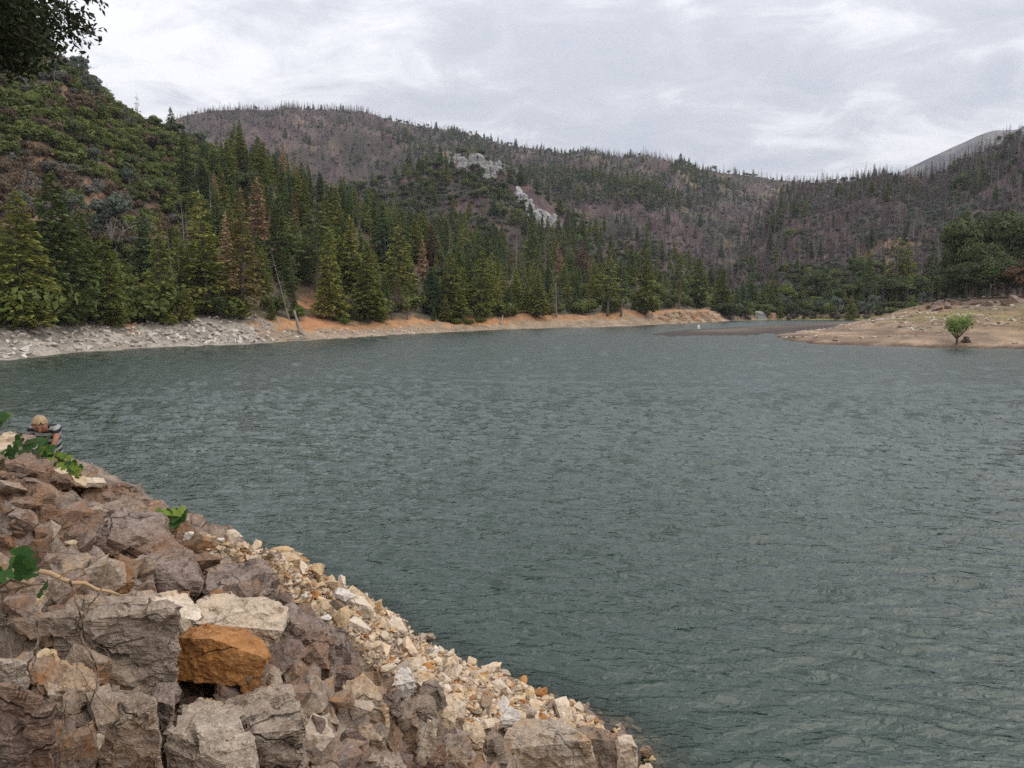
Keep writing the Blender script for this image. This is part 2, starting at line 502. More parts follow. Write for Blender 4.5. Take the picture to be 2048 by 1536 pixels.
outcrop_hill.build(SOIL, lambda px, py, V, T: burnt(px, py, V, T, .6, 25, 19))
mid_spur.build(SOIL, lambda px, py, V, T: burnt(px, py, V, T, .6, 50, 29))
far_ridge.build(SOIL, lambda px, py, V, T: burnt(px, py, V, T, .4, 80, 39))
distant_peak.build(SOIL, lambda px, py, V, T: lerp3((.06, .06, .066), (.13, .12, .115), sstep(fbm2(V[..., 0], V[..., 1], .02, 5, 3), -.3, .4)))

# ---------------------------------------------------------------- thin-plate surfaces from spot heights
def tps(pts, lam=1e-3):
    pts = np.asarray(pts, float)
    n = len(pts)
    d = np.hypot(pts[:, None, 0] - pts[None, :, 0], pts[:, None, 1] - pts[None, :, 1])
    K = np.where(d > 0, d * d * np.log(d + 1e-12), 0) + lam * np.eye(n) * np.mean(d) ** 2
    Pm = np.c_[np.ones(n), pts[:, :2]]
    M = np.block([[K, Pm], [Pm.T, np.zeros((3, 3))]])
    w = np.linalg.solve(M, np.r_[pts[:, 2], 0, 0, 0])
    def f(x, y):
        x, y = np.asarray(x, float), np.asarray(y, float)
        out = w[n] + w[n + 1] * x + w[n + 2] * y
        for i in range(n):
            r = np.hypot(x - pts[i, 0], y - pts[i, 1])
            out = out + w[i] * np.where(r > 0, r * r * np.log(r + 1e-12), 0)
        return out
    return f

# right-hand beach
bp_ = [wl(px, py) for px, py in ((1548, 672), (1580, 682), (1640, 688), (1750, 692), (1900, 696), (2048, 698), (2300, 702))]
bp_ += [wl(px, py, -1.6) for px, py in ((1440, 690), (1540, 705), (1650, 716), (1800, 722), (2048, 726), (2300, 730))]
bp_ += [at(px, py, Y) for px, py, Y in ((1600, 668, 138), (1650, 662, 142), (1700, 651, 152), (1750, 639, 163), (1800, 624, 172), (1850, 610, 178), (1900, 597, 182), (2048, 589, 172), (2300, 575, 160),
        (1900, 650, 128), (2048, 640, 128), (2048, 668, 112), (1750, 670, 126), (1850, 672, 117), (2300, 640, 120), (1960, 615, 150), (1800, 640, 146))]
bp_ += [np.array((110, 250, 5.)), np.array((150, 230, 7.)), np.array((78, 240, .8)), np.array((50, 215, -.5)), np.array((62, 190, -.35)), np.array((45, 250, -.6)), np.array((200, 200, 14.)), np.array((45, 175, -.6))]
beach_f = tps(bp_)
gx, gy = np.linspace(38, 215, 240), np.linspace(82, 262, 240)
BX, BY = np.meshgrid(gx, gy, indexing='ij')
BZ = beach_f(BX, BY)
BZ = BZ + np.clip(BZ / 2, 0, 1) * (fbm2(BX, BY, .12, 4, 5) * .45 + fbm2(BX, BY, .5, 3, 6) * .12) + .05 * fbm2(BX, BY, .6, 3, 8)
# low terraces left by the falling lake
BZ = BZ + np.clip(BZ, 0, 1) * .07 * np.sin(BZ * 9 + 2 * fbm2(BX, BY, .05, 2, 1))
bpx = proj(np.stack([BX, BY, 0 * BX + 1], -1))[0]
brow = np.interp(bpx, [1545, 1650, 1739, 1796, 1850, 1900, 2048, 2400], [667, 659, 637, 622, 609, 598, 589, 570]) + 1.5 * fbm2(BX, BY, .15, 2, 3)
BZ = np.minimum(BZ, EYE - (brow - 605) / F * BY)
crestY = np.interp(bpx, [1548, 1600, 1650, 1700, 1750, 1800], [128, 138, 143, 153, 164, 175])
behind = np.clip(BY - crestY - 12, 0, 60) * (1 - sstep(bpx, 1690, 1800))
flat = np.interp(bpx, [1560, 1610, 1900], [-1.2, .38, .9])
BZ = np.where(behind > 0, np.maximum(BZ - behind * .10, np.minimum(flat, BZ)), BZ)
BZ = np.where(bpx < 1535, np.minimum(BZ, -.4), BZ)
BV = np.stack([BX, BY, BZ], -1)
beach = grid_mesh('beach', BV, soil_mat('beach_soil', .8, .05))
n1, n2 = fbm2(BX, BY, .05, 4, 71), fbm2(BX, BY, .3, 4, 72)
bc = lerp3((.235, .175, .13), (.33, .26, .20), sstep(n2, -.4, .5))
gr = sstep(BZ + .8 * n1, .7, 2.0) * (1 - sstep(BZ, 5.2, 6.5)) * sstep(BX, 62, 82)
bc = lerp3(bc, lerp3((.205, .155, .088), (.27, .20, .12), sstep(n2, -.3, .4)), gr * .85)
bc = lerp3(bc, np.array((.21, .21, .085)), sstep(n1 + .3 * n2, .1, .4) * gr * .7)
bc = lerp3(bc, np.array((.115, .08, .06)), 1 - sstep(BZ + .2 * n2, .08, .42))
bc = lerp3(bc, np.array((.19, .15, .12)), sstep(BZ + n1, 4.6, 5.6) * .7)
bc = lerp3(bc, np.array((.085, .066, .054)), sstep(behind, 2, 10) * (1 - sstep(bpx, 1700, 1850)))
bc = bc * (1 + .25 * fbm2(BX * .25, BZ * 3, 1.0, 3, 33)[..., None])
set_col(beach, bc * np.array((.74, .68, .62)))
tag(beach, kind='structure')
def beach_z(x, y):
    a = np.clip((np.asarray(x) - gx[0]) / (gx[1] - gx[0]), 0, 238.99); b = np.clip((np.asarray(y) - gy[0]) / (gy[1] - gy[0]), 0, 238.99)
    i, j = np.floor(a).astype(int), np.floor(b).astype(int)
    u, v = a - i, b - j
    return BZ[i, j] * (1 - u) * (1 - v) + BZ[i + 1, j] * u * (1 - v) + BZ[i, j + 1] * (1 - u) * v + BZ[i + 1, j + 1] * u * v
def on_beach(px, py):
    d = ray(px, py)
    Y = np.linspace(84, 260, 3000)
    P = np.array((0, 0, EYE))[None] + d[None] * (Y / d[1])[:, None]
    k = np.nonzero(beach_z(P[:, 0], P[:, 1]) >= P[:, 2])[0]
    q = P[k[0]] if len(k) else P[-1]
    return np.array((q[0], q[1], float(beach_z(q[0], q[1]))))

# mud bar in the lake
bar_px = [(1296, 668), (1340, 663), (1400, 658.5), (1480, 654), (1560, 650), (1640, 646), (1720, 643), (1790, 641), (1790, 652), (1700, 657), (1600, 663), (1560, 667), (1500, 669.5), (1420, 671.5), (1340, 671.5)]
poly = np.array([wl(px, py)[:2] for px, py in bar_px])
def seg_dist(x, y, poly):
    d = np.full(np.shape(x), 1e9); ins = np.zeros(np.shape(x), bool)
    for i in range(len(poly)):
        a, b = poly[i], poly[(i + 1) % len(poly)]
        ab = b - a
        t = np.clip(((x - a[0]) * ab[0] + (y - a[1]) * ab[1]) / (ab @ ab), 0, 1)
        d = np.minimum(d, np.hypot(x - a[0] - t * ab[0], y - a[1] - t * ab[1]))
        c = (a[1] > y) != (b[1] > y)
        with np.errstate(divide='ignore', invalid='ignore'):
            ins ^= c & (x < (b[0] - a[0]) * (y - a[1]) / (b[1] - a[1]) + a[0])
    return np.where(ins, d, -d)
MX, MY = np.meshgrid(np.linspace(20, 130, 140), np.linspace(125, 270, 160), indexing='ij')
sd = seg_dist(MX, MY, poly) + .9 * fbm2(MX, MY, .12, 3, 4)
MZ = np.clip(sd * .06, -1.2, .55) + .03 * fbm2(MX, MY, .4, 3, 4) * (sd > 0)
bar = grid_mesh('sandbar', np.stack([MX, MY, MZ], -1), soil_mat('lake_mud', .6, .03))
mn = fbm2(MX * .35, MY, .12, 4, 14)
set_col(bar, lerp3((.050, .038, .033), (.105, .083, .066), sstep(MZ + .16 * mn, .22, .62)))
tag(bar, kind='structure')

# ---------------------------------------------------------------- near bank of broken rock
ctl = [at(*k) for k in (
    (0, 1600, 2.75), (0, 1400, 3.2), (0, 1250, 3.8), (0, 1100, 4.9), (0, 1000, 5.9), (0, 905, 7.4),
    (150, 1600, 2.95), (150, 1400, 3.5), (150, 1220, 4.3), (150, 1080, 5.7), (150, 985, 7.2),
    (350, 1600, 3.2), (350, 1420, 4.0), (350, 1240, 5.1), (350, 1110, 6.8), (290, 1015, 8.0),
    (550, 1600, 3.6), (550, 1420, 4.4), (560, 1260, 5.9), (560, 1170, 8.0), (480, 1105, 9.2),
    (750, 1600, 4.4), (750, 1430, 6.0), (740, 1290, 8.4), (720, 1225, 10.3),
    (950, 1600, 5.7), (950, 1460, 7.7), (930, 1360, 10.6), (1150, 1600, 7.6), (1150, 1490, 9.3), (600, 1125, 11.5),
    (-350, 1000, 5.2), (-350, 1300, 3.3), (-300, 880, 7.2))]
ctl += [wl(px, py) for px, py in ((1345, 1540), (1250, 1480), (1150, 1418), (1050, 1375), (930, 1325), (850, 1290))]
ctl += [np.array(k) for k in ((-5.3, 8.95, 3.35), (-4.0, 10, 2.7), (-7.5, 9.5, 3.9), (-5.5, 17.3, 0), (-10.5, 20.5, 0), (-16, 25, 0), (-9, 14, 2.0),
        (0, 0, 4.3), (-4, 0, 5.1), (3, 0, 2.9), (-4, -4, 6.2), (4, -4, 4), (5.0, 5, 0.), (7.5, 0, 0),
        (3.6, 12.4, -1.1), (1.2, 15.5, -1.1), (-2.8, 19, -1.2), (-9, 24, -1.2), (7.5, 7, -1.3), (7, 14, -2.6), (0, 22, -2.6), (-5, 26, -2.4))]
bank_f = tps(ctl, 2e-4)
kx, ky = np.linspace(-17, 8, 337), np.linspace(-4, 27, 417)
KX, KY = np.meshgrid(kx, ky, indexing='ij')
KZ0 = bank_f(KX, KY)
def blocky(x, y, cell, seed, tilt=.35, step=.5, ang=.5):
    """broken bedrock: every cell a tilted facet at its own height"""
    ca, sa = math.cos(ang), math.sin(ang)
    u, v = (x * ca + y * sa) / cell, (-x * sa + y * ca) / (cell * .6)
    wob = .35
    u, v = u + wob * fbm2(x, y, .9 / cell, 3, seed), v + wob * fbm2(x + 9, y, .9 / cell, 3, seed + 1)
    iu, iv = np.floor(u), np.floor(v)
    best = np.full(u.shape, 1e9); h = np.zeros(u.shape)
    z0 = np.zeros(u.shape)
    for a in (-1, 0, 1):
        for b in (-1, 0, 1):
            cu, cv = iu + a, iv + b
            su, sv = cu + .15 + .7 * _hash(cu, cv, z0, seed), cv + .15 + .7 * _hash(cu, cv, z0 + 1, seed)
            d = (u - su) ** 2 + (v - sv) ** 2
            hh = (_hash(cu, cv, z0 + 2, seed) - .5) * step + ((_hash(cu, cv, z0 + 3, seed) - .5) * (u - su) + (_hash(cu, cv, z0 + 4, seed) - .5) * (v - sv)) * tilt * 2
            m = d < best
            best = np.where(m, d, best); h = np.where(m, hh, h)
    return h * cell
near = np.clip((12 - np.hypot(KX, KY)) / 6, .25, 1)
KZ = KZ0 + blocky(KX, KY, .85, 3, .5, .42) * near + blocky(KX, KY, .34, 8, .6, .45, .9) * .9 * near + .03 * fbm2(KX, KY, 3, 4, 2)
KZ = KZ + .08 * np.clip((8.5 - KY) / 2, 0, 1)
KZ = np.where(KZ < 0, KZ * 1.25, KZ)
stand = np.exp(-((KX / 1.3) ** 2 + (KY / 1.3) ** 2))
KZ = KZ * (1 - stand) + KZ0 * stand
def bank_z(x, y, Z=None):
    Z = KZ if Z is None else Z
    a = np.clip((np.asarray(x) - kx[0]) / (kx[1] - kx[0]), 0, len(kx) - 1.01); b = np.clip((np.asarray(y) - ky[0]) / (ky[1] - ky[0]), 0, len(ky) - 1.01)
    i, j = np.floor(a).astype(int), np.floor(b).astype(int)
    u, v = a - i, b - j
    return Z[i, j] * (1 - u) * (1 - v) + Z[i + 1, j] * u * (1 - v) + Z[i, j + 1] * (1 - u) * v + Z[i + 1, j + 1] * u * v
def on_bank(px, py, Z=None):
    d = ray(px, py)
    Y = np.linspace(1.5, 26, 2500)
    P = np.array((0, 0, EYE))[None] + d[None] * (Y / d[1])[:, None]
    k = np.nonzero(bank_z(P[:, 0], P[:, 1], Z) >= P[:, 2])[0]
    return P[k[0]] if len(k) else None

ROCK_BED = rock_mat('bedrock', (.12, .088, .068), (.26, .198, .155), (.42, .345, .28), (.30, .155, .07), .30, 1.0, 1.1, .5, False)
bank = grid_mesh('rock_bank', np.stack([KX, KY, KZ], -1), ROCK_BED)
tag(bank, kind='structure')

# ---------------------------------------------------------------- lake
def water_material():
    m, nt, b = new_mat('lake_water')
    t = N(nt, 'ShaderNodeTexCoord')
    P = t.outputs['Object']
    def layer(rot, sc, scale, det, rough, amp, dist=.6):
        n = noise(nt, mapping(nt, P, rot=(0, 0, rot), scale=sc), scale, det, rough, dist)
        return math_(nt, 'MULTIPLY', n, amp)
    h = layer(-.2, (.6, 1.2, 1), 2.6, 2, .5, .10)
    h = math_(nt, 'ADD', h, layer(.4, (.7, 1.1, 1), 7.5, 2, .55, .040))
    bp = N(nt, 'ShaderNodeBump')
    bp.inputs['Distance'].default_value = 1.0
    L(nt, h, bp.inputs['Height'])
    L(nt, bp.outputs[0], b.inputs['Normal'])
    b.inputs['Base Color'].default_value = (.011, .028, .016, 1)
    ra = N(nt, 'ShaderNodeAttribute', attribute_name='ripple')      # ripples too fine for the mesh
    L(nt, ra.outputs['Fac'], b.inputs['Roughness'])
    b.inputs['IOR'].default_value = 1.38
    b.inputs['Specular IOR Level'].default_value = 1.0
    # shallow water lets the stones below show
    a = N(nt, 'ShaderNodeAttribute', attribute_name='depth')
    k = ramp(nt, a.outputs['Fac'], [(.0, (.30,)*3), (.10, (.62,)*3), (.40, (.96,)*3), (.6, (1,)*3)])
    L(nt, k, b.inputs['Alpha'])
    return m
def waves(X, Y, R, res):
    """wind ripples: many short wave trains with pointed crests; beyond the mesh's reach, single facets"""
    g = np.random.default_rng(21)
    n = 90
    lam = np.exp(g.normal(math.log(.55), .55, n)).clip(.2, 4)
    ang = math.radians(-100) + g.normal(0, .34, n)
    wx = .30 * fbm2(X, Y, .7, 2, 31) + 1.0 * fbm2(X, Y, .12, 2, 33)
    wy = .30 * fbm2(X, Y, .7, 2, 32) + 1.0 * fbm2(X, Y, .12, 2, 34)
    H = np.zeros_like(X); E = np.zeros_like(X)
    for i in range(n):
        w = sstep(lam[i] / res, 1.8, 3.2)
        k = 2 * math.pi / lam[i]
        ww = min(1.0, lam[i] / 1.5)
        ph = k * ((X + wx * ww) * math.cos(ang[i]) + (Y + wy * ww) * math.sin(ang[i])) + g.random() * 6.28
        H += w / k * (np.cos(ph) + .25 * np.cos(2 * ph))
        E += w * w * .5
    H = H / np.sqrt(np.maximum(E, 6.0))
    far = sstep(res, .22, .6)
    W = g.normal(0, 1, X.shape)
    ker = np.hanning(9)[1:-1]; ker /= np.sqrt((ker ** 2).sum())
    W = np.apply_along_axis(lambda c: np.convolve(c, ker, 'same'), 0, W)
    H = H + far * W * np.minimum(res, 1.0) * .13
    gust = np.clip(1 + .28 * fbm2(X * .6, Y, .03, 3, 41) + .28 * fbm2(X * .6, Y, .13, 2, 42), .5, 1.5)
    return H * gust
SLOPE = .24
wth = np.linspace(-.74, .76, 520)
v_ = np.linspace(.80, .0145, 930)
wr = EYE / v_
res_r = np.gradient(wr)
TH, RR = np.meshgrid(wth, wr, indexing='ij')
WX, WY = RR * np.sin(TH), RR * np.cos(TH)
dep = np.where((WX > kx[0]) & (WX < kx[-1]) & (WY > ky[0]) & (WY < ky[-1]), -bank_z(WX, WY), 9)
RES = np.broadcast_to(np.maximum(res_r, .03)[None], WX.shape)
WZ = waves(WX, WY, RR, RES) * SLOPE * np.interp(RR, [8, 40, 150, 400], [.95, 1.25, 1.45, .9]) * np.clip(dep / .5, .25, 1)
lake = grid_mesh('lake_water', np.stack([WX, WY, WZ], -1), water_material(), flip=True)
ra = lake.data.attributes.new('ripple', 'FLOAT', 'POINT')
ra.data.foreach_set('value', (.05 + .19 * sstep(RES, .10, .6)).ravel().astype(np.float32))
da = lake.data.attributes.new('depth', 'FLOAT', 'POINT')
da.data.foreach_set('value', np.clip(dep, 0, 9).ravel().astype(np.float32))
tag(lake, kind='structure')

# bottom of the lake
bedV = np.array([[(x, y, -3.2 + .3 * math.sin(x * .3) * math.cos(y * .2)) for y in np.linspace(-10, 420, 60)] for x in np.linspace(-260, 320, 60)])
bed = grid_mesh('lake_bed', bedV, simple_mat('lake_bed_mud', (.030, .028, .018), (.055, .048, .032), .4))
tag(bed, kind='structure')

# ================================================================ TREES AND SHRUBS
M = {}
M['bark'] = simple_mat('bark', (.07, .055, .045), (.15, .115, .09), 3, .95, .05)
M['grey_bark'] = simple_mat('weathered_wood', (.17, .145, .13), (.30, .265, .24), 3, .9, .04)
M['burnt'] = simple_mat('burnt_wood', (.062, .043, .047), (.130, .096, .098), 1.2, .95)
M['twig'] = simple_mat('dry_twigs', (.07, .053, .053), (.14, .108, .104), 1.2, .95)
M['deep'] = leaf_mat('deep_green_needles', (0.092, 0.131, 0.041), (0.177, 0.220, 0.061), (0.262, 0.282, 0.077))
M['olive'] = leaf_mat('olive_needles', (0.140, 0.160, 0.036), (0.262, 0.265, 0.061), (0.421, 0.367, 0.091))
M['blue'] = leaf_mat('blue_green_needles', (0.077, 0.122, 0.053), (0.146, 0.199, 0.081), (0.228, 0.268, 0.111))
M['yellow'] = leaf_mat('yellowing_needles', (.16, .13, .04), (.27, .205, .07), (.34, .24, .09))
M['orange'] = leaf_mat('dead_orange_needles', (.34, .215, .125), (.54, .37, .245), (.60, .44, .31), .15)
M['rusty'] = leaf_mat('dead_rusty_needles', (.12, .062, .04), (.21, .115, .075), (.28, .15, .1), .15)
M['greypine'] = leaf_mat('grey_pine_needles', (0.086, 0.109, 0.076), (0.149, 0.178, 0.132), (0.207, 0.230, 0.172))
M['oak'] = leaf_mat('dark_oak_leaves', (0.046, 0.062, 0.021), (0.088, 0.113, 0.035), (0.148, 0.161, 0.051))
M['midoak'] = leaf_mat('green_oak_leaves', (0.077, 0.106, 0.024), (0.148, 0.182, 0.042), (0.232, 0.246, 0.064))
M['shrub'] = leaf_mat('green_brush_leaves', (0.080, 0.102, 0.026), (0.151, 0.176, 0.042), (0.249, 0.241, 0.064))
M['brown'] = leaf_mat('brown_brush_leaves', (0.096, 0.064, 0.040), (0.174, 0.121, 0.076), (0.220, 0.167, 0.081))
M['sage'] = leaf_mat('grey_brush_leaves', (0.098, 0.090, 0.076), (0.161, 0.155, 0.132), (0.196, 0.196, 0.149))
M['lime'] = leaf_mat('yellow_green_leaves', (.085, .115, .02), (.16, .185, .035), (.23, .22, .05))
M['willow'] = leaf_mat('willow_leaves', (.14, .18, .045), (.23, .29, .085), (.30, .36, .13), .35)
M['copper'] = leaf_mat('copper_leaves', (.10, .06, .03), (.17, .105, .055), (.2, .13, .07))

def tube(points, radii, sides=6, cap=True):
    pts = [np.asarray(p, float) for p in points]
    V, Fc = [], []
    n = len(pts)
    for i, p in enumerate(pts):
        d = pts[min(i + 1, n - 1)] - pts[max(i - 1, 0)]
        d = d / (np.linalg.norm(d) + 1e-9)
        a = np.cross(d, (0, 0, 1.) if abs(d[2]) < .9 else (1., 0, 0)); a /= np.linalg.norm(a)
        b = np.cross(d, a)
        for k in range(sides):
            w = 2 * math.pi * k / sides
            V.append(p + radii[i] * (math.cos(w) * a + math.sin(w) * b))
    for i in range(n - 1):
        for k in range(sides):
            k2 = (k + 1) % sides
            Fc.append((i * sides + k, i * sides + k2, (i + 1) * sides + k2, (i + 1) * sides + k))
    if cap:
        Fc.append(tuple(range(sides))[::-1]); Fc.append(tuple(range((n - 1) * sides, n * sides)))
    return V, Fc
class Geo:
    def __init__(s): s.V, s.F = [], []
    def add(s, V, Fc):
        o = len(s.V)
        s.V.extend(V); s.F.extend([tuple(i + o for i in f) for f in Fc])
        return s
    def tube(s, p, r, sides=6): return s.add(*tube(p, r, sides))
    def cards(s, C, A, B):
        """leaf sprays: centre, long half-axis, short half-axis; a bent diamond of two triangles each"""
        n = len(C)
        Nn = np.cross(A, B); Nn /= np.linalg.norm(Nn, axis=1)[:, None] + 1e-9
        ln = np.linalg.norm(B, axis=1)[:, None]
        q = np.stack([C - A, C + B - Nn * ln * .35, C + A, C - B - Nn * ln * .35], 1).reshape(-1, 3)
        o = len(s.V)
        s.V.extend(list(q))
        s.F.extend([(o + 4 * i, o + 4 * i + 1, o + 4 * i + 2, o + 4 * i + 3) for i in range(n)])
        return s
    def obj(s, name, mat, parent=None, link=True, smooth=False):
        return mesh_obj(name, s.V, s.F, mat, parent, smooth, link)

def unit(v):
    return v / (np.linalg.norm(v, axis=-1, keepdims=True) + 1e-9)
def conifer(seed, H=13., R=2.6, base=.08, whorl=.42, per=6, card=.34, dens=1.0, droop=.25, power=.85, gaps=.1, up=.0, trunk_r=.2):
    """returns trunk and crown geometry of a needle tree"""
    g = np.random.default_rng(seed)
    tr = Geo(); cr = Geo()
    lean = (g.random(2) - .5) * .03 * H
    ax = lambda z: np.array((lean[0] * (z / H) ** 2, lean[1] * (z / H) ** 2, z))
    zs = np.linspace(0, H * .985, 9)
    tr.tube([ax(z) for z in zs], [trunk_r * (1 - .93 * z / H) * (1.25 if z == 0 else 1) for z in zs], 7)
    C, A, B = [], [], []
    z = H * base
    az = g.random() * 6.28
    lob = g.random(8) * 6.28
    while z < H * .985:
        f = (z - H * base) / (H * (1 - base))
        L0 = R * ((1 - f) ** power) * (.55 + .45 * min(1, f / .12)) + .10
        n = max(3, int(per * (.55 + .45 * (1 - f)) + g.random()))
        for k in range(n):
            az += 6.283 / n + g.normal(0, .35)
            if g.random() < gaps: continue
            Lb = L0 * (.68 + .5 * g.random()) * (1 + .16 * math.sin(2 * az + lob[0] + z * .6))
            zz = z + g.normal(0, whorl * .35)
            o = ax(min(max(zz, H * base * .8), H * .98))
            d = np.array((math.cos(az), math.sin(az), 0))
            side = np.array((-d[1], d[0], 0))
            ang = (-droop * (1 - f) + up + .55 * max(0, f - .75)) + g.normal(0, .09)
            end = o + d * Lb * math.cos(ang) + np.array((0, 0, Lb * math.sin(ang)))
            if Lb > .5:
                tr.tube([o, (o + end) / 2 + (0, 0, -.04 * Lb), end], [.028 * Lb ** .5, .018 * Lb ** .5, .006], 3)
            m = max(2, int(Lb / card * 2.6 * dens + g.random()))
            u = np.sqrt(g.random(m) * .93 + .07)
            w = (1 - u) * .6 + .18
            c = o + (end - o) * u[:, None] + side * (g.normal(0, 1, m) * w * Lb * .36)[:, None]
            c[:, 2] += -(u ** 2) * Lb * .10 + g.normal(0, .07 * Lb ** .5, m) + .1 * Lb * u * (1 - u)
            s = card * (.6 + .75 * g.random(m)) * (.72 + .28 * (1 - f))
            dd = unit(d + side * g.normal(0, .65, m)[:, None] + np.array((0, 0, 1)) * g.normal(-.12, .28, m)[:, None])
            bb = unit(np.cross(dd, unit(np.array((0, 0, 1.)) + g.normal(0, .42, (m, 3)))))
            C.append(c); A.append(dd * s[:, None]); B.append(bb * (s * .42)[:, None])
        z += whorl * (.7 + .6 * g.random()) * (1 - .35 * f)
    # leader
    m = 7
    c = ax(H * .985) + np.c_[g.normal(0, .05, m), g.normal(0, .05, m), np.linspace(-.25, .35, m)]
    C.append(c); A.append(unit(np.c_[g.normal(0, .5, m), g.normal(0, .5, m), np.ones(m)]) * card * .55)
    B.append(unit(np.c_[g.normal(0, 1, m), g.normal(0, 1, m), np.zeros(m)]) * card * .2)
    cr.cards(np.concatenate(C), np.concatenate(A), np.concatenate(B))
    return tr, cr
def branching(g, tr, p, d, ln, r, depth, tips, spread=.7, up=.12, sides=5, shrink=.72):
    n = 3
    pts = [p]; q = p
    for i in range(n):
        d = unit(d + g.normal(0, .14, 3) + np.array((0, 0, up)))
        q = q + d * ln / n
        pts.append(q)
    tr.tube(pts, [r, r * .88, r * .76, r * .62], sides)
    if depth == 0:
        tips.append((q, d)); return
    k = 2 + (g.random() < .55)
    a0 = g.random() * 6.28
    for i in range(k):
        a = a0 + 6.283 * i / k + g.normal(0, .3)
        e = np.cross(d, (0, 0, 1.)) if abs(d[2]) < .95 else np.array((1., 0, 0))
        e = unit(e); h = np.cross(d, e)
        nd = unit(d * (1 - spread * .45) + (e * math.cos(a) + h * math.sin(a)) * spread * (.7 + .5 * g.random()))
        branching(g, tr, pts[-1] if i else pts[-2], nd, ln * shrink * (.8 + .4 * g.random()), r * .6, depth - 1, tips, spread, up, max(3, sides - 1), shrink)
def broadleaf(seed, H=7., R=3.6, trunk=.25, card=.28, n=2600, depth=3, flat=.8, r0=.2, lobe=.34):
    """round-crowned tree: forking limbs and clumps of leaf sprays round the limb ends"""
    g = np.random.default_rng(seed)
    tr, cr = Geo(), Geo()
    tips = []
    branching(g, tr, np.zeros(3), unit(np.array((g.normal(0, .12), g.normal(0, .12), 1.))), H * trunk, r0, depth, tips, .85, .10, 6, .78)
    T = np.array([t[0] for t in tips])
    c0 = T.mean(0)
    T = (T - c0) * np.array((R / (np.abs(T[:, :2] - c0[:2]).max() + .3),) * 2 + (H * (1 - trunk) * .42 / (np.abs(T[:, 2] - c0[2]).max() + .2),)) * .82
    T[:, 2] += H * (.5 + trunk * .5)
    T = np.concatenate([T, np.c_[g.normal(0, R * .35, 5), g.normal(0, R * .35, 5), H * (.62 + .2 * g.random(5))]])
    lr = lobe * R * (.7 + .6 * g.random(len(T)))
    w = lr ** 2; idx = g.choice(len(T), n, p=w / w.sum())
    dv = unit(g.normal(0, 1, (n, 3)))
    dv[:, 2] = np.where(dv[:, 2] < -.25, dv[:, 2] * .4, dv[:, 2])
    rad = (.55 + .5 * g.random(n)) ** .7
    c = T[idx] + dv * (lr[idx] * rad)[:, None] * np.array((1, 1, flat))
    s = card * (.55 + .8 * g.random(n))
    a = unit(np.cross(dv, g.normal(0, 1, (n, 3)))); nn = unit(dv + g.normal(0, .5, (n, 3)) + (0, 0, .35))
    b = unit(np.cross(nn, a))
    cr.cards(c, a * s[:, None], b * (s * .6)[:, None])
    # limbs reach the clumps
    for t in T[:: max(1, len(T) // 9)]:
        tr.tube([np.array((0, 0, H * trunk * .8)), np.array((t[0] * .4, t[1] * .4, H * trunk + (t[2] - H * trunk) * .55)), t], [r0 * .45, r0 * .3, r0 * .1], 4)
    return tr, cr
def shrub(seed, H=2.2, R=1.6, n=420, card=.26, gap=.3):
    g = np.random.default_rng(seed)
    tr, cr = Geo(), Geo()
    for k in range(6):
        a = g.random() * 6.28; rr = R * .7 * g.random()
        tr.tube([np.zeros(3), np.array((math.cos(a) * rr * .5, math.sin(a) * rr * .5, H * .4)), np.array((math.cos(a) * rr, math.sin(a) * rr, H * .8))], [.05, .035, .012], 3)
    nl = 7
    la = g.random(nl) * 6.28; lrr = R * .62 * np.sqrt(g.random(nl))
    T = np.c_[np.cos(la) * lrr, np.sin(la) * lrr, H * (.38 + .34 * g.random(nl))]
    lr = R * (.36 + .25 * g.random(nl))
    idx = g.integers(0, nl, n)
    dv = unit(g.normal(0, 1, (n, 3)))
    c = T[idx] + dv * (lr[idx] * (.5 + .55 * g.random(n)))[:, None]
    c[:, 2] = np.abs(c[:, 2])
    s = card * (.5 + .9 * g.random(n))
    a = unit(np.cross(dv, g.normal(0, 1, (n, 3)))); b = unit(np.cross(unit(dv + g.normal(0, .5, (n, 3)) + (0, 0, .3)), a))
    cr.cards(c, a * s[:, None], b * (s * .6)[:, None])
    return tr, cr
def snag(seed, H=14., r=.22, nb=90, bl=1.7, base=.12, droop=.15):
    """a bare burnt trunk with stubs of branches"""
    g = np.random.default_rng(seed)
    tr, br = Geo(), Geo()
    lean = g.normal(0, .02, 2) * H
    zs = np.linspace(0, H, 6)
    P = [np.array((lean[0] * z / H, lean[1] * z / H, z)) for z in zs]
    tr.tube(P, [r * (1 - .85 * z / H) for z in zs], 5)
    for k in range(nb):
        f = base + (1 - base) * g.random()
        a = g.random() * 6.28
        o = np.array((lean[0] * f, lean[1] * f, f * H))
        ln = bl * (1.05 - f) ** .7 * (.4 + .9 * g.random())
        d = np.array((math.cos(a), math.sin(a), -droop + g.normal(0, .3)))
        e = o + d * ln
        br.tube([o, e], [.045, .02], 3)
        for q in range(3):
            m_ = o + d * ln * (.4 + .4 * g.random())
            br.tube([m_, m_ + unit(d + g.normal(0, .7, 3)) * ln * .5], [.028, .014], 3)
    return tr, br
def bare_tree(seed, H=6., r=.15, depth=5):
    g = np.random.default_rng(seed)
    tr, tips, tw = Geo(), [], Geo()
    branching(g, tr, np.zeros(3), np.array((0, 0, 1.)), H * .27, r, depth, tips, .75, .14, 5, .74)
    for p, d in tips:
        for k in range(4):
            e = unit(d + g.normal(0, .5, 3))
            tw.tube([p - d * .1, p + e * H * .09 * (.6 + g.random())], [.014, .005], 3)
    return tr, tw

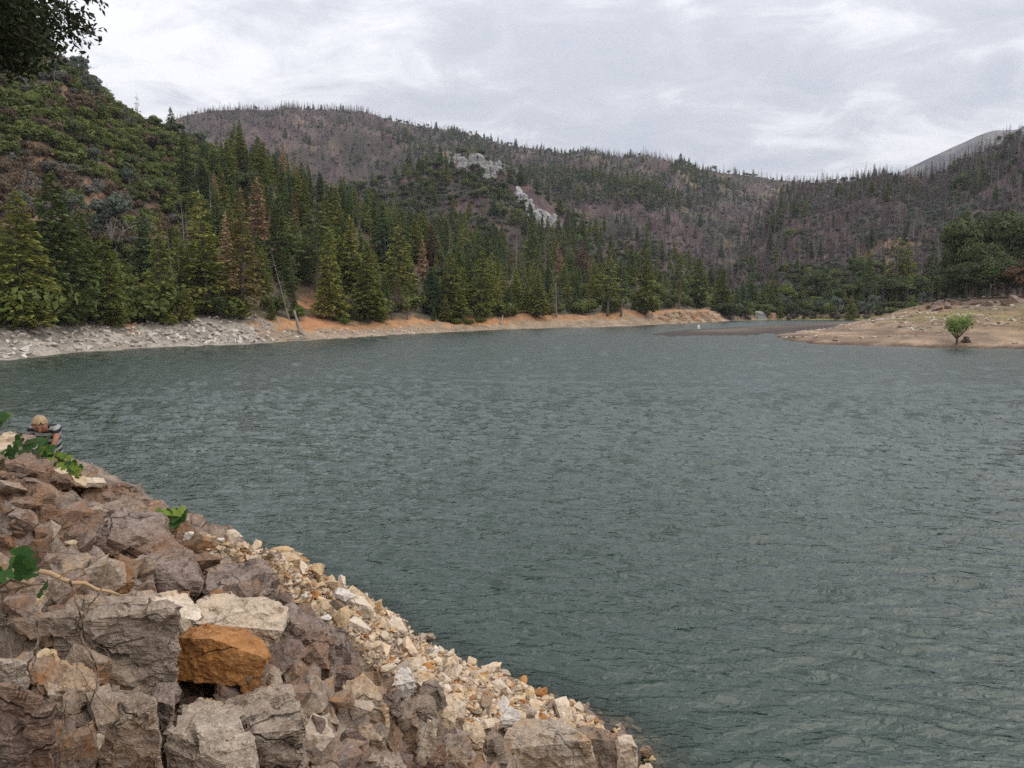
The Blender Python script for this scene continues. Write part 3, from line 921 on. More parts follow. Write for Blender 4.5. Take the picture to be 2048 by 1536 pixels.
def proto(name, geos, mats):
    """one thing's prototype: list of (part name, mesh)"""
    out = []
    for pn, gg, m in zip(('trunk', 'crown'), geos, mats):
        me = gg.obj(pn, m, link=False)
        out.append((pn, me.data))
        bpy.data.objects.remove(me)
    return (name, out)
CON = {}
for key, mat, seeds in (('deep', 'deep', (1, 2, 3)), ('olive', 'olive', (4, 5, 6)), ('blue', 'blue', (7, 8))):
    CON[key] = []
    for s_ in seeds:
        H = 13.
        kw = [dict(R=2.7, power=.78, per=8, gaps=.06), dict(R=2.4, power=.9, per=7, gaps=.12), dict(R=3.1, power=.72, per=8, droop=.32)][s_ % 3]
        CON[key].append(proto('conifer_tree', conifer(s_, H, whorl=.38, card=.35, dens=1.45, **kw), (M['bark'], M[mat])))
BROAD = [proto('conifer_tree', conifer(40 + i, 13., R=3.3, base=.02, whorl=.36, per=9, card=.30, droop=.12, power=.72, dens=1.5), (M['bark'], M[['olive', 'deep'][i]])) for i in range(2)]
LAYER = [proto('conifer_tree', conifer(50 + i, 13., R=3.0, base=.03, whorl=.62, per=8, card=.33, droop=.10, power=.62, dens=1.5, gaps=.05), (M['bark'], M['olive'])) for i in range(2)]
PINE = [proto('pine_tree', conifer(60 + i, 13., R=2.3, base=.35, whorl=.7, per=5, card=.4, droop=-.1, power=.55, gaps=.25, dens=1.0), (M['bark'], M[['olive', 'deep'][i]])) for i in range(2)]
YELLOW = [proto('conifer_tree', conifer(70, 13., R=2.1, base=.1, whorl=.4, per=7, card=.30, power=.75), (M['bark'], M['yellow']))]
ORANGE = [proto('dead_conifer', conifer(74 + i, 13., R=2.5, base=.12, whorl=.42, per=7, card=.32, dens=1.4, gaps=.10), (M['bark'], M[['orange', 'rusty'][i]])) for i in range(2)]
THIN = [proto('dead_conifer', conifer(78 + i, 13., R=2.0, base=.2, whorl=.6, per=5, card=.24, dens=.35, gaps=.3), (M['grey_bark'], M[['sage', 'rusty'][i]])) for i in range(2)]
GPINE = [proto('grey_pine', broadleaf(80 + i, 10., 3.2, .36, .26, 1500, 3, 1.0, .18, .30), (M['grey_bark'], M['greypine'])) for i in range(2)]
SPINE = [proto('grey_pine', conifer(86 + i, 13., R=2.2, base=.22, whorl=.8, per=5, card=.34, droop=-.15, power=.6, gaps=.3, dens=.7), (M['grey_bark'], M['greypine'])) for i in range(2)]
OAK = [proto('oak_tree', broadleaf(90 + i, 7., 3.8, .22, .27, 3000, 3, .8, .22), (M['bark'], M[['oak', 'midoak', 'oak'][i]])) for i in range(3)]
SHRUB = [proto('shrub', shrub(100 + i, 2.3, 1.7, 520, .24), (M['twig'], M['shrub'])) for i in range(3)]
BSHRUB = [proto('shrub', shrub(110 + i, 2.0, 1.6, 420, .22), (M['twig'], M['brown'])) for i in range(2)]
SSHRUB = [proto('shrub', shrub(115 + i, 2.0, 1.6, 380, .22), (M['twig'], M['sage'])) for i in range(2)]
LSHRUB = [proto('shrub', shrub(120 + i, 2.4, 1.8, 560, .22), (M['twig'], M['lime'])) for i in range(2)]
SNAG = [proto('snag', snag(130 + i), (M['burnt'], M['burnt'])) for i in range(3)]
BARE = [proto('bare_tree', bare_tree(140 + i), (M['twig'], M['twig'])) for i in range(2)]

COUNTS = {}
def put(pr, loc, height, label, cat, group=None, rz=None, native=13., width=1.0, rot=None, name=None):
    """a copy of a prototype as a thing of its own, with its trunk and crown"""
    sc = height / native
    o = empty(name or pr[0], tuple(float(v) for v in loc), random.random() * 6.28 if rz is None else rz, (sc * width, sc * width, sc))
    if rot: o.rotation_euler = rot
    elif cat == 'tree': o.rotation_euler = (random.gauss(0, .025), random.gauss(0, .025), o.rotation_euler[2])
    for pn, me in pr[1]:
        if name == 'snag' or pr[0] == 'snag':
            pn = 'branches' if pn == 'crown' else pn
        c = bpy.data.objects.new(pn, me)
        COL.objects.link(c)
        c.parent = o
    tag(o, label, cat, group)
    return o
def flat_proto(pr, nm, far=False):
    """trunk and crown joined, to be strewn over the far slopes"""
    V, Fc, mi, mats = [], [], [], []
    for pn, me in pr[1]:
        o = len(V)
        V.extend([tuple(v.co) for v in me.vertices])
        for p in me.polygons:
            Fc.append([i + o for i in p.vertices]); mi.append(len(mats))
        mats.append(me.materials[0])
    ob = mesh_obj(nm, V, Fc, mats, None, False, False)
    ob.data.polygons.foreach_set('material_index', mi)
    return ob
def strew(name, P, sc, idx, protos, label, cat, seed=1, tilt=0.0, parent=None):
    """one mass nobody could count: copies of the prototypes on the points P"""
    n = len(P)
    g = np.random.default_rng(seed)
    me = bpy.data.meshes.new(name)
    me.vertices.add(n)
    me.vertices.foreach_set('co', np.asarray(P, np.float32).ravel())
    for an, ty, dat in (('scl', 'FLOAT_VECTOR', np.asarray(sc, np.float32)), ('rot', 'FLOAT_VECTOR', np.c_[g.normal(0, 1, n) * tilt, g.normal(0, 1, n) * tilt, g.random(n) * 6.28].astype(np.float32)), ('idx', 'INT', np.asarray(idx, np.int32))):
        a = me.attributes.new(an, ty, 'POINT')
        a.data.foreach_set('vector' if ty == 'FLOAT_VECTOR' else 'value', dat.ravel())
    o = bpy.data.objects.new(name, me)
    COL.objects.link(o)
    pc = bpy.data.collections.new(name + '_sources')
    for i, p in enumerate(protos):
        p.name = 'source_%02d_%s' % (i, name)
        pc.objects.link(p)
    ng = bpy.data.node_groups.new(name, 'GeometryNodeTree')
    ng.interface.new_socket('Geometry', in_out='INPUT', socket_type='NodeSocketGeometry')
    ng.interface.new_socket('Geometry', in_out='OUTPUT', socket_type='NodeSocketGeometry')
    gi, go = ng.nodes.new('NodeGroupInput'), ng.nodes.new('NodeGroupOutput')
    mp = ng.nodes.new('GeometryNodeMeshToPoints')
    ip = ng.nodes.new('GeometryNodeInstanceOnPoints')
    ci = ng.nodes.new('GeometryNodeCollectionInfo')
    ci.inputs['Collection'].default_value = pc
    ci.inputs['Separate Children'].default_value = True
    ci.inputs['Reset Children'].default_value = True
    def na(nm, ty):
        q = ng.nodes.new('GeometryNodeInputNamedAttribute'); q.data_type = ty; q.inputs['Name'].default_value = nm
        return q.outputs['Attribute']
    ng.links.new(gi.outputs[0], mp.inputs['Mesh'])
    ng.links.new(mp.outputs[0], ip.inputs['Points'])
    ng.links.new(ci.outputs[0], ip.inputs['Instance'])
    ip.inputs['Pick Instance'].default_value = True
    ng.links.new(na('idx', 'INT'), ip.inputs['Instance Index'])
    er = ng.nodes.new('FunctionNodeEulerToRotation')
    ng.links.new(na('rot', 'FLOAT_VECTOR'), er.inputs[0])
    ng.links.new(er.outputs[0], ip.inputs['Rotation'])
    ng.links.new(na('scl', 'FLOAT_VECTOR'), ip.inputs['Scale'])
    ng.links.new(ip.outputs[0], go.inputs[0])
    md = o.modifiers.new('strew', 'NODES')
    md.node_group = ng
    tag(o, label, cat, None, 'stuff')
    if parent is not None: o.parent = parent
    return o

# what nearer ground hides
HZ_TH = np.linspace(-.62, .62, 500)
def horizon(land):
    R = np.hypot(land.V[..., 0], land.V[..., 1])
    el = ((land.V[..., 2] - EYE) / R).max(1)
    return np.interp(HZ_TH, land.th, el, left=-1, right=-1)
HZ = {l.name: horizon(l) for l in LANDS}
def seen(P, top, nearer):
    r = np.hypot(P[:, 0], P[:, 1]); th = np.arctan2(P[:, 0], P[:, 1])
    el = (P[:, 2] + top - EYE) / r
    ok = np.ones(len(P), bool)
    for l in nearer:
        ok &= el > np.interp(th, HZ_TH, HZ[l.name]) + .001
    return ok

# ---------------------------------------------------------------- planting
def thin(P, dmin, seed=0):
    """keep spots at least dmin apart (dmin may be an array)"""
    dmin = np.broadcast_to(dmin, len(P))
    cell = float(dmin.max()); grid = {}; keep = []
    for i in range(len(P)):
        a, b = int(P[i, 0] // cell), int(P[i, 1] // cell)
        ok = True
        for da_ in (-1, 0, 1):
            for db in (-1, 0, 1):
                for j in grid.get((a + da_, b + db), ()):
                    if (P[i, 0] - P[j, 0]) ** 2 + (P[i, 1] - P[j, 1]) ** 2 < (.5 * (dmin[i] + dmin[j])) ** 2:
                        ok = False; break
                if not ok: break
            if not ok: break
        if ok:
            grid.setdefault((a, b), []).append(i); keep.append(i)
    return np.array(keep, int)

NATIVE = {'grey_pine_round': 10., 'oak': 7., 'shrub': 2.2, 'snag': 14., 'bare': 6.}
# trees one can pick out on the far shore: (apex x, apex y, foot y, prototype, width, label)
HERO = [
    (43, 428, 655, BROAD[0], 1.1, 'broad deep green conifer at the photo\'s left edge behind the grey scree'),
    (116, 396, 645, BROAD[1], 1.15, 'tall broad green conifer, second from the left edge behind the scree'),
    (171, 452, 640, CON['deep'][1], .9, 'slim dark conifer right of the two broad ones at the left edge'),
    (219, 492, 650, BROAD[0], .9, 'shorter pointed conifer in front of the grey pine on the red slope'),
    (323, 457, 645, LAYER[1], .75, 'slender green conifer right of the grey pine on the red slope'),
    (352, 482, 640, THIN[1], .6, 'thin browning conifer with a bare lower trunk beside the large layered fir'),
    (417, 410, 628, LAYER[0], 1.0, 'large layered green fir standing above the pale scree'),
    (458, 440, 600, ORANGE[0], .7, 'small orange dead conifer leaning against the yellow fir'),
    (486, 402, 640, YELLOW[0], 1.1, 'yellow-green fir right of the large layered fir'),
    (520, 373, 520, ORANGE[0], 1.0, 'bright orange dead conifer on the slope above the yellow fir'),
    (560, 400, 560, CON['deep'][0], 1.1, 'dark full conifer right of the bright orange dead tree'),
    (634, 411, 585, PINE[1], 1.35, 'tall dark conifer just above the red soil scar'),
    (660, 470, 640, CON['olive'][1], .8, 'narrow olive conifer at the right edge of the red soil scar'),
    (706, 443, 620, CON['olive'][0], 1.1, 'bright green conifer right of the red soil scar'),
    (735, 490, 642, CON['olive'][2], 1.0, 'mid green conifer by the shore left of the purple bare bush'),
    (798, 459, 605, LAYER[1], 1.15, 'large layered olive conifer above the purple bare bush'),
    (846, 483, 560, ORANGE[0], .9, 'lower of two pale orange dead trees above the middle shore'),
    (863, 450, 540, ORANGE[1], .9, 'upper of two orange dead trees above the middle shore'),
    (904, 506, 642, CON['olive'][1], 1.0, 'tall green conifer left of the grassy hollow on the shore'),
    (962, 506, 636, LAYER[0], .9, 'layered conifer right of the grassy hollow on the shore'),
    (1031, 457, 560, THIN[1], 1.3, 'tall rusty dead conifer with thin crown below the white rock band'),
    (1061, 441, 560, CON['deep'][2], .8, 'dark narrow conifer below the white rock band'),
    (1078, 544, 636, CON['olive'][2], 1.0, 'full green conifer at the shore under the rusty dead pine'),
    (1092, 469, 560, THIN[0], .7, 'grey leafless conifer right of the dark narrow conifer'),
    (1113, 560, 634, THIN[0], 1.5, 'greyish thin conifer over the orange bank'),
    (1119, 489, 556, ORANGE[0], .9, 'orange dead tree farthest right above the orange bank'),
    (1165, 478, 570, ORANGE[1], .9, 'rust brown conifer below the burnt slope'),
    (1215, 517, 632, PINE[0], 1.2, 'pine with open layered crown left of the bare-trunked pine'),
    (1242, 520, 633, PINE[1], 1.0, 'tall pine with a long bare trunk over the orange bank'),
    (1290, 505, 630, CON['olive'][0], 1.1, 'full olive conifer left of the tan bluff'),
    (1358, 510, 618, PINE[1], 1.1, 'slim pine standing on top of the tan bluff'),
    (1395, 520, 617, CON['deep'][1], 1.0, 'conifer on the right shoulder of the tan bluff'),
    (1440, 540, 626, CON['olive'][2], 1.0, 'rounded olive conifer right of the tan bluff'),
    (1503, 536, 632, CON['blue'][0], .8, 'dark spire-topped conifer at the right end of the far forest'),
]
taken = []
for ax_, ay_, fy_, pr, wd, lab in HERO:
    P = left_hill.place(ax_, fy_)
    r_ = math.hypot(P[0], P[1])
    Hh = r_ * (fy_ - ay_) / F * 1.01
    put(pr, P, Hh, lab, 'tree', width=wd * (250. / max(120, fy_ - ay_)) ** .25)
    taken.append(P)
HSEE = [(a, b, c, math.hypot(*left_hill.place(a, c)[:2]), (c - b) * .16 * w) for a, b, c, p_, w, l_ in HERO]
# the grey pine on the red slope and two lone trees on the left skyline
P = left_hill.place(226, 520); put(GPINE[0], P, math.hypot(*P[:2]) * 122 / F, 'round grey-green pine standing on the red slope', 'tree', native=10., width=1.05)
taken.append(P)
P = left_hill.place(148, 460); put(GPINE[1], P, math.hypot(*P[:2]) * 66 / F, 'small grey-green pine up the slope left of the larger one', 'tree', native=10.); taken.append(P)
P = left_hill.place(40, 445); put(GPINE[0], P, math.hypot(*P[:2]) * 55 / F, 'small grey-green pine on the brown slope by the left edge', 'tree', native=10.); taken.append(P)
P = left_hill.point(np.array([math.atan2(ray(165, 150)[0], ray(165, 150)[1])]), np.array([1.0]))[0]
put(SPINE[0], P, math.hypot(*P[:2]) * 62 / F, 'taller of the two lone pines on the left skyline', 'tree', width=.85)
P = left_hill.point(np.array([math.atan2(ray(277, 235)[0], ray(277, 235)[1])]), np.array([1.0]))[0]
put(SPINE[1], P, math.hypot(*P[:2]) * 48 / F, 'lower of the two lone pines on the left skyline', 'tree', width=.8)
P = left_hill.point(np.array([math.atan2(ray(344, 260)[0], ray(344, 260)[1])]), np.array([.98]))[0]
put(CON['deep'][1], P, math.hypot(*P[:2]) * 52 / F, 'dark conifer standing alone where the left skyline meets the far ridge', 'tree', width=1.0)
# leaning dead pine and purple bare bushes
P = left_hill.place(578, 640)
put(THIN[0], P, math.hypot(*P[:2]) * 140 / F, 'grey dead pine leaning left beside the red soil scar', 'tree', rot=(0, -.22, .3), width=.75, name='dead_pine'); taken.append(P)
for px_, py_, h_, lab in ((784, 640, 62, 'purple-grey leafless bush at the edge of the middle shore'), (1305, 632, 40, 'brown leafless bush beneath the bare-trunked pine'), (690, 640, 60, 'twisted grey dead tree right of the red soil scar')):
    P = left_hill.place(px_, py_); put(BARE[0], P, math.hypot(*P[:2]) * h_ / F, lab, 'tree', native=6., width=1.0); taken.append(P)
taken = np.array(taken)

# --- left hillside
STREW = {}
def mass(key, P, h, native, protos_n, seed=0, wvar=.2):
    g = np.random.default_rng(seed + 5)
    n = len(P)
    if not n: return
    s = np.asarray(h) / native
    w = s * (1 + wvar * g.normal(0, 1, n)).clip(.6, 1.6) * (1.18 if native == 2.2 else 1)
    STREW.setdefault(key, []).append((P, np.c_[w, w, s], g.integers(0, protos_n, n)))
def clear_of(P, Q, d):
    m = np.ones(len(P), bool)
    for q in Q: m &= (P[:, 0] - q[0]) ** 2 + (P[:, 1] - q[1]) ** 2 > d * d
    return m
P, px, py, t = left_hill.scatter(32000, .13, 1.01, 31)
g = np.random.default_rng(5)
nz = fbm2(P[:, 0], P[:, 1], 1 / 14, 3, 77); nz2 = fbm2(P[:, 0], P[:, 1], 1 / 5, 2, 78)
cb = np.interp(py, [250, 300, 350, 450, 550, 660], [420, 455, 420, 360, 330, 320]) + 60 * nz
above = py < tree_line(px) - 2 + 0 * px
hollow = (np.abs(px - 935) < 32) & (py > 636)
scar = ((px > 592) & (px < 672) & (py > 572)) | ((px > 262) & (px < 292) & (py > 525))
okA = above & ~hollow & ~scar & (px > -80) & (px < 1590)
conm = okA & (px > cb)
u = g.random(len(P))
# conifers
i = np.nonzero(conm)[0]
i = i[clear_of(P[i], taken, 1.6)]
i = i[thin(P[i], np.interp(px[i], [330, 700, 1500], [3.6, 4.2, 5.2]))]
i = i[np.argsort(np.hypot(P[i, 0], P[i, 1]))]
MARKS = ((0, 'the left-edge broad conifer'), (100, 'the tall broad conifer'), (190, 'the round grey pine'), (280, 'the slender conifer'), (375, 'the large layered fir'), (460, 'the yellow-green fir'), (505, 'the bright orange dead tree'), (550, 'the leaning dead pine'),
         (615, 'the red soil scar'), (690, 'the bright green conifer'), (760, 'the purple bare bush'), (835, 'the two orange dead trees'), (905, 'the grassy hollow'), (990, 'the rusty dead conifer'), (1085, 'the thin grey conifer'), (1150, 'the rust brown conifer'), (1215, 'the bare-trunked pine'), (1320, 'the tan bluff'), (1450, 'the spire-topped conifer'))
MARKX = (43, 116, 226, 323, 417, 486, 520, 578, 634, 706, 784, 855, 935, 1031, 1113, 1165, 1242, 1370, 1503)
def near_mark(px_):
    i = int(np.argmin([abs(px_ - m) for m in MARKX]))
    d = px_ - MARKX[i]
    return ('in line with ' if abs(d) < 7 else 'just left of ' if -25 < d < 0 else 'just right of ' if 0 < d < 25 else 'well left of ' if d < 0 else 'well right of ') + MARKS[i][1]
def where(px_):
    return ('behind the pale scree' if px_ < 545 else 'around the red soil scar' if px_ < 720 else 'over the middle of the orange shore' if px_ < 960 else 'over the right half of the orange shore' if px_ < 1310 else 'around the tan bluff')
n_thing = 0
rest = {'con': [], 'snag': [], 'oak': [], 'dead': []}
front = np.minimum(1, (tree_line(px) - py) / 40)
for k in i:
    r_ = math.hypot(P[k, 0], P[k, 1])
    h_ = np.clip(g.normal(10.3, 2.9), 4.5, 17) * (.82 if px[k] > 1000 else 1)
    if front[k] < .35: h_ *= .72
    for a, b, c, rh, hw in HSEE:      # leave the trees one can pick out in view
        if r_ < rh and abs(px[k] - a) < hw + 14:
            h_ = min(h_, (py[k] - (b + .62 * (c - b))) * r_ / F)
    if h_ < 2.2: continue
    q = g.random()
    if n_thing < 250:
        loc_ = where(px[k]); row = 'along the shore' if front[k] < .5 else 'low on the slope' if front[k] < 1 else 'up the slope'; nm_ = near_mark(px[k])
        hz_ = 'tall' if h_ > 11.5 else 'short' if h_ < 8 else 'mid-sized'
        if q < .76 or (front[k] < .5 and q < .82):
            c_ = ('deep', 'olive', 'blue')[int(g.choice(3, p=(.42, .40, .18)))]
            pr = CON[c_][int(g.integers(len(CON[c_])))] if g.random() < .8 else (LAYER + PINE)[int(g.integers(4))]
            if pr in LAYER: c_ = 'layered olive'
            elif pr in PINE: c_ = 'open-crowned'
            nm = {'deep': 'deep green', 'blue': 'blue-green'}.get(c_, c_)
            lab = '%s %s conifer %s %s' % (hz_, nm, row, nm_)
            put(pr, P[k], h_, lab, 'tree', 'conifers of the far shore forest', width=.85 + .55 * g.random())
        elif q < .84:
            put(THIN[int(g.integers(2))], P[k], h_, '%s thin dead conifer %s %s' % (hz_, row, nm_), 'tree', 'dead conifers on the far shore', width=.85)
        elif q < .90:
            v = int(g.integers(2))
            put(ORANGE[v], P[k], h_ * .85, '%s %s dead conifer %s %s' % (hz_, ('orange', 'rust brown')[v], row, nm_), 'tree', 'dead conifers on the far shore', width=.8)
        else:
            v = int(g.integers(3))
            put(OAK[v], P[k], h_ * .55, '%s %s round-crowned oak %s %s' % (hz_, ('dark', 'fresh green', 'dark')[v], row, nm_), 'tree', 'oaks among the far-shore conifers', native=7.)
        n_thing += 1
    else:
        rest['con' if q < .80 else 'snag' if q < .88 else 'dead' if q < .93 else 'oak'].append((k, h_))
for kk, key, nat, npr in (('con', 'conifers', 13., 8), ('snag', 'snags', 14., 5), ('oak', 'oaks', 7., 3), ('dead', 'dead', 13., 4)):
    if rest[kk]:
        a = np.array([x[0] for x in rest[kk]]); hh = np.array([x[1] for x in rest[kk]])
        mass(key, P[a], hh * (.55 if kk == 'oak' else 1), nat, npr, 3)
# undergrowth along the foot of the conifers
i = np.nonzero(okA & (front < .9) & (px > 340))[0]; i = i[thin(P[i], 2.2)]
big_shrubs = [(k, 'green') for k in i[:200]]
# brush on the open slope
i = np.nonzero(okA & ~conm)[0]
i = i[thin(P[i], 1.3 + .5 * g.random(len(i)))]
l1 = 205 + .12 * px; l2 = 335 + .28 * px
brush = {'shrub': [], 'brown': [], 'sage': [], 'gpine': [], 'lime': [], 'oak': []}
for k in i:
    q = u[k]; y = py[k]
    if y < l1[k] + 25 * nz[k]:
        c_ = 'shrub' if q < .40 else 'brown' if q < .62 else 'sage' if q < .82 else 'gpine' if q < .88 else None
    elif y < l2[k] + 40 * nz[k]:
        c_ = 'shrub' if q < .66 else 'oak' if q < .76 else 'brown' if q < .88 else 'sage' if q < .95 else 'gpine' if q < .97 else None
    elif y < 520 + 30 * nz[k]:
        c_ = 'brown' if q < .58 else 'shrub' if q < .70 + .2 * nz[k] else 'sage' if q < .84 else 'gpine' if q < .785 else None
    else:
        c_ = 'shrub' if q < .55 else 'lime' if q < .70 else 'brown' if q < .78 else 'oak' if q < .92 else None
    if c_: brush[c_].append(k)
nearby = []
for c_, ks in brush.items():
    ks = sorted(ks, key=lambda k: math.hypot(P[k, 0], P[k, 1]))
    for n_, k in enumerate(ks):
        nearby.append((math.hypot(P[k, 0], P[k, 1]), c_, k))
nearby += [(math.hypot(P[k, 0], P[k, 1]), 'edge', k) for k, c_ in big_shrubs]
nearby.sort()
BR = {'shrub': (SHRUB, 'green'), 'brown': (BSHRUB, 'brown'), 'sage': (SSHRUB, 'grey leafless-looking'), 'lime': (LSHRUB, 'yellow-green'), 'edge': (SHRUB, 'green')}
cnt = 0
for r_, c_, k in nearby:
    low = front[k] < .9
    if c_ in ('gpine', 'oak'):
        h_ = g.uniform(4.5, 7.5) if c_ == 'gpine' else g.uniform(3, 5)
        mass('greypines' if c_ == 'gpine' else 'oaks', P[k:k + 1], [h_], 10. if c_ == 'gpine' else 7., 2 if c_ == 'gpine' else 3, int(k)); continue
    h_ = g.uniform(1.7, 3.0) * ((1.7 if px[k] < 560 else 1.25) if low else 1)
    if cnt < 230:
        cc = c_ if c_ != 'edge' else ('shrub' if g.random() < .7 else 'lime')
        prs, nm = BR[cc]
        put(prs[int(g.integers(len(prs)))], P[k], h_, '%s %s shrub %s %s' % ('tall' if h_ > 2.9 else 'low' if h_ < 2.2 else 'mid-sized', nm, 'at the top of the shore' if front[k] < .3 else 'among the shore trees' if low else 'on the brushy slope', near_mark(px[k])), 'shrub', 'shrubs on the far left shore', native=2.2)
        cnt += 1
    else:
        mass({'shrub': 'brush', 'edge': 'brush', 'brown': 'brownbrush', 'sage': 'sagebrush', 'lime': 'brush'}[c_], P[k:k + 1], [h_], 2.2, {'brown': 2, 'sage': 2}.get(c_, 3), int(k))

# --- hill with the pale outcrops
P, px, py, t = outcrop_hill.scatter(9000, .02, 1.01, 41)
ok = seen(P, 9, [left_hill]); P, px, py, t = P[ok], px[ok], py[ok], t[ok]
on_rock = ((px > 900) & (px < 1003) & (py < 345) & (py > 296) & (t < .985)) | ((np.abs(px - (1035 + (py - 380) * 1.15)) < 30) & (py > 375) & (py < 460))
k = thin(P, 4.6); k = k[~on_rock[k]]
nz = fbm2(P[:, 0], P[:, 1], 1 / 30, 3, 7); q = g.random(len(P)); hh = g.normal(1, .18, len(P)).clip(.6, 1.5)
burn = sstep(px + 80 * nz, 1090, 1230) * (1 - sstep(py, 470, 520) * .75)
is_s = q[k] < np.clip(burn[k] * .85 + .08, 0, .9)
left = px[k] < 900
r2 = g.random(len(k))
con_ = ~is_s & (r2 < np.where(py[k] > 430, .7, .28)); oak_ = ~is_s & ~con_ & (r2 < .85); sg = ~is_s & ~con_ & ~oak_
mass('snags', P[k[is_s]], hh[k[is_s]] * 10, 14., 5, 1); mass('conifers', P[k[con_]], hh[k[con_]] * 10, 13., 8, 2)
mass('oaks', P[k[oak_]], hh[k[oak_]] * 5.5, 7., 3, 3); mass('greypines', P[k[sg]], hh[k[sg]] * 6, 10., 2, 4)
k = thin(P[::-1], 3.4); k = len(P) - 1 - k; k = k[~on_rock[k]]
mass('sagebrush', P[k], hh[k] * 2.0, 2.2, 2, 6)

# --- burnt hills behind
def far_cover(land, n, nearer, d, seed, burnf, h_s=13, h_c=13, oak_low=.35):
    P, px, py, t = land.scatter(n, .0, 1.01, seed)
    ok = seen(P, h_c, nearer); P, px, py, t = P[ok], px[ok], py[ok], t[ok]
    k = thin(P, d)
    P, px, py, t = P[k], px[k], py[k], t[k]
    gg = np.random.default_rng(seed + 1)
    q = gg.random(len(P)); hh = gg.normal(1, .2, len(P)).clip(.55, 1.6)
    b, grey = burnf(P, px, py, t)
    s = q < b
    gp = ~s & (gg.random(len(P)) < grey)
    c = ~s & ~gp
    ok2 = gg.random(len(P)) < np.where(t < .3, oak_low, .35)
    rs = s & (gg.random(len(P)) < .06)
    mass('dead', P[rs], hh[rs] * h_c * .6, 13., 4, seed + 9)
    s = s & ~rs
    mass('snags', P[s], hh[s] * h_s, 14., 5, seed)
    mass('conifers', P[c & ~ok2], hh[c & ~ok2] * h_c, 13., 8, seed + 2)
    mass('oaks', P[c & ok2], hh[c & ok2] * h_c * .5, 7., 3, seed + 3)
    mass('greypines', P[gp], hh[gp] * h_c * .7, 10., 2, seed + 4)
    k = gg.random(len(P)) < .7
    Q = P[k] + np.c_[gg.normal(0, d * .4, k.sum()), gg.normal(0, d * .4, k.sum()), np.zeros(k.sum()) - .3]
    mass('sagebrush', Q, hh[k] * h_c * .2, 2.2, 2, seed + 6)
def b_right(P, px, py, t):
    n = fbm2(P[:, 0], P[:, 1], 1 / 60, 4, 91); n2 = fbm2(P[:, 0], P[:, 1], 1 / 25, 3, 92)
    green = sstep(n + .4 * n2, .2, .55) * .40 + .75 * (1 - sstep(t, .12, .24))
    grey = sstep(py, 400, 425) * (1 - sstep(py, 470, 500)) * sstep(px, 1560, 1640) * .8
    return np.clip(.88 - green * (1 - .8 * sstep(t, .7, .9)), .1, .95), np.clip(.15 + grey, 0, .9)
far_cover(right_hill, 40000, [left_hill], 3.4, 51, b_right, 10, 9, .82)
def b_spur(P, px, py, t):
    n = fbm2(P[:, 0], P[:, 1], 1 / 70, 4, 95)
    g_ = sstep(n + (1.0 - sstep(px, 1150, 1500)) * .8, .25, .6) * (1 - sstep(py, 395, 430)) 
    return np.clip(.95 - g_ * .85, .1, .95), np.full(len(P), .12)
far_cover(mid_spur, 24000, [left_hill, outcrop_hill, right_hill], 3.8, 61, b_spur, 11, 11)
def b_far(P, px, py, t):
    n = fbm2(P[:, 0], P[:, 1], 1 / 130, 4, 97); n2 = fbm2(P[:, 0], P[:, 1], 1 / 45, 3, 98)
    top_l = (1 - sstep(px, 700, 770)) * (1 - sstep(py, 262, 300))
    g_ = sstep(n + .5 * n2, -.1, .3)
    top_l = top_l + .45 * sstep(t, .8, .92) * sstep(px, 960, 1060)
    return np.clip(.80 - .75 * g_ + top_l, .06, .97), np.full(len(P), .15)
far_cover(far_ridge, 80000, [left_hill, outcrop_hill, right_hill, mid_spur], 4.8, 71, b_far, 11, 11)

def lowpoly(prs, nm):
    return [flat_proto(p, nm) for p in prs]
MASS = {
    'conifers': (lowpoly(CON['deep'][:2] + CON['olive'][:2] + CON['blue'] + [PINE[0], CON['deep'][2]], 'c'), 'conifer_forest', 'mass of small conifers covering the far slopes', 'forest'),
    'snags': (lowpoly(SNAG + [THIN[0], BARE[1]], 's'), 'burnt_forest', 'mass of bare burnt trunks covering the purple-grey far slopes', 'forest'),
    'oaks': (lowpoly(OAK, 'o'), 'oak_woods', 'dark round oak crowns scattered over the far slopes', 'woods'),
    'dead': (lowpoly(ORANGE + THIN, 'd'), 'dead_conifer_woods', 'scattered dead orange and rusty conifers among the distant forest', 'woods'),
    'greypines': (lowpoly(GPINE, 'g'), 'grey_pine_woods', 'pale grey-green pines scattered over the far slopes', 'woods'),
    'brush': (lowpoly(SHRUB, 'b'), 'green_brush', 'green chaparral brush covering the left hillside', 'brush'),
    'brownbrush': (lowpoly(BSHRUB, 'br'), 'brown_brush', 'brown dry brush covering the red left hillside', 'brush'),
    'sagebrush': (lowpoly(SSHRUB, 'sb'), 'grey_brush', 'grey-brown dry brush on the hills', 'brush'),
}
for key, parts in STREW.items():
    prs, nm, lab, cat = MASS[key]
    strew(nm, np.concatenate([a for a, b, c in parts]), np.concatenate([b for a, b, c in parts]), np.concatenate([c for a, b, c in parts]) % len(prs), prs, lab, cat, 3, .03)

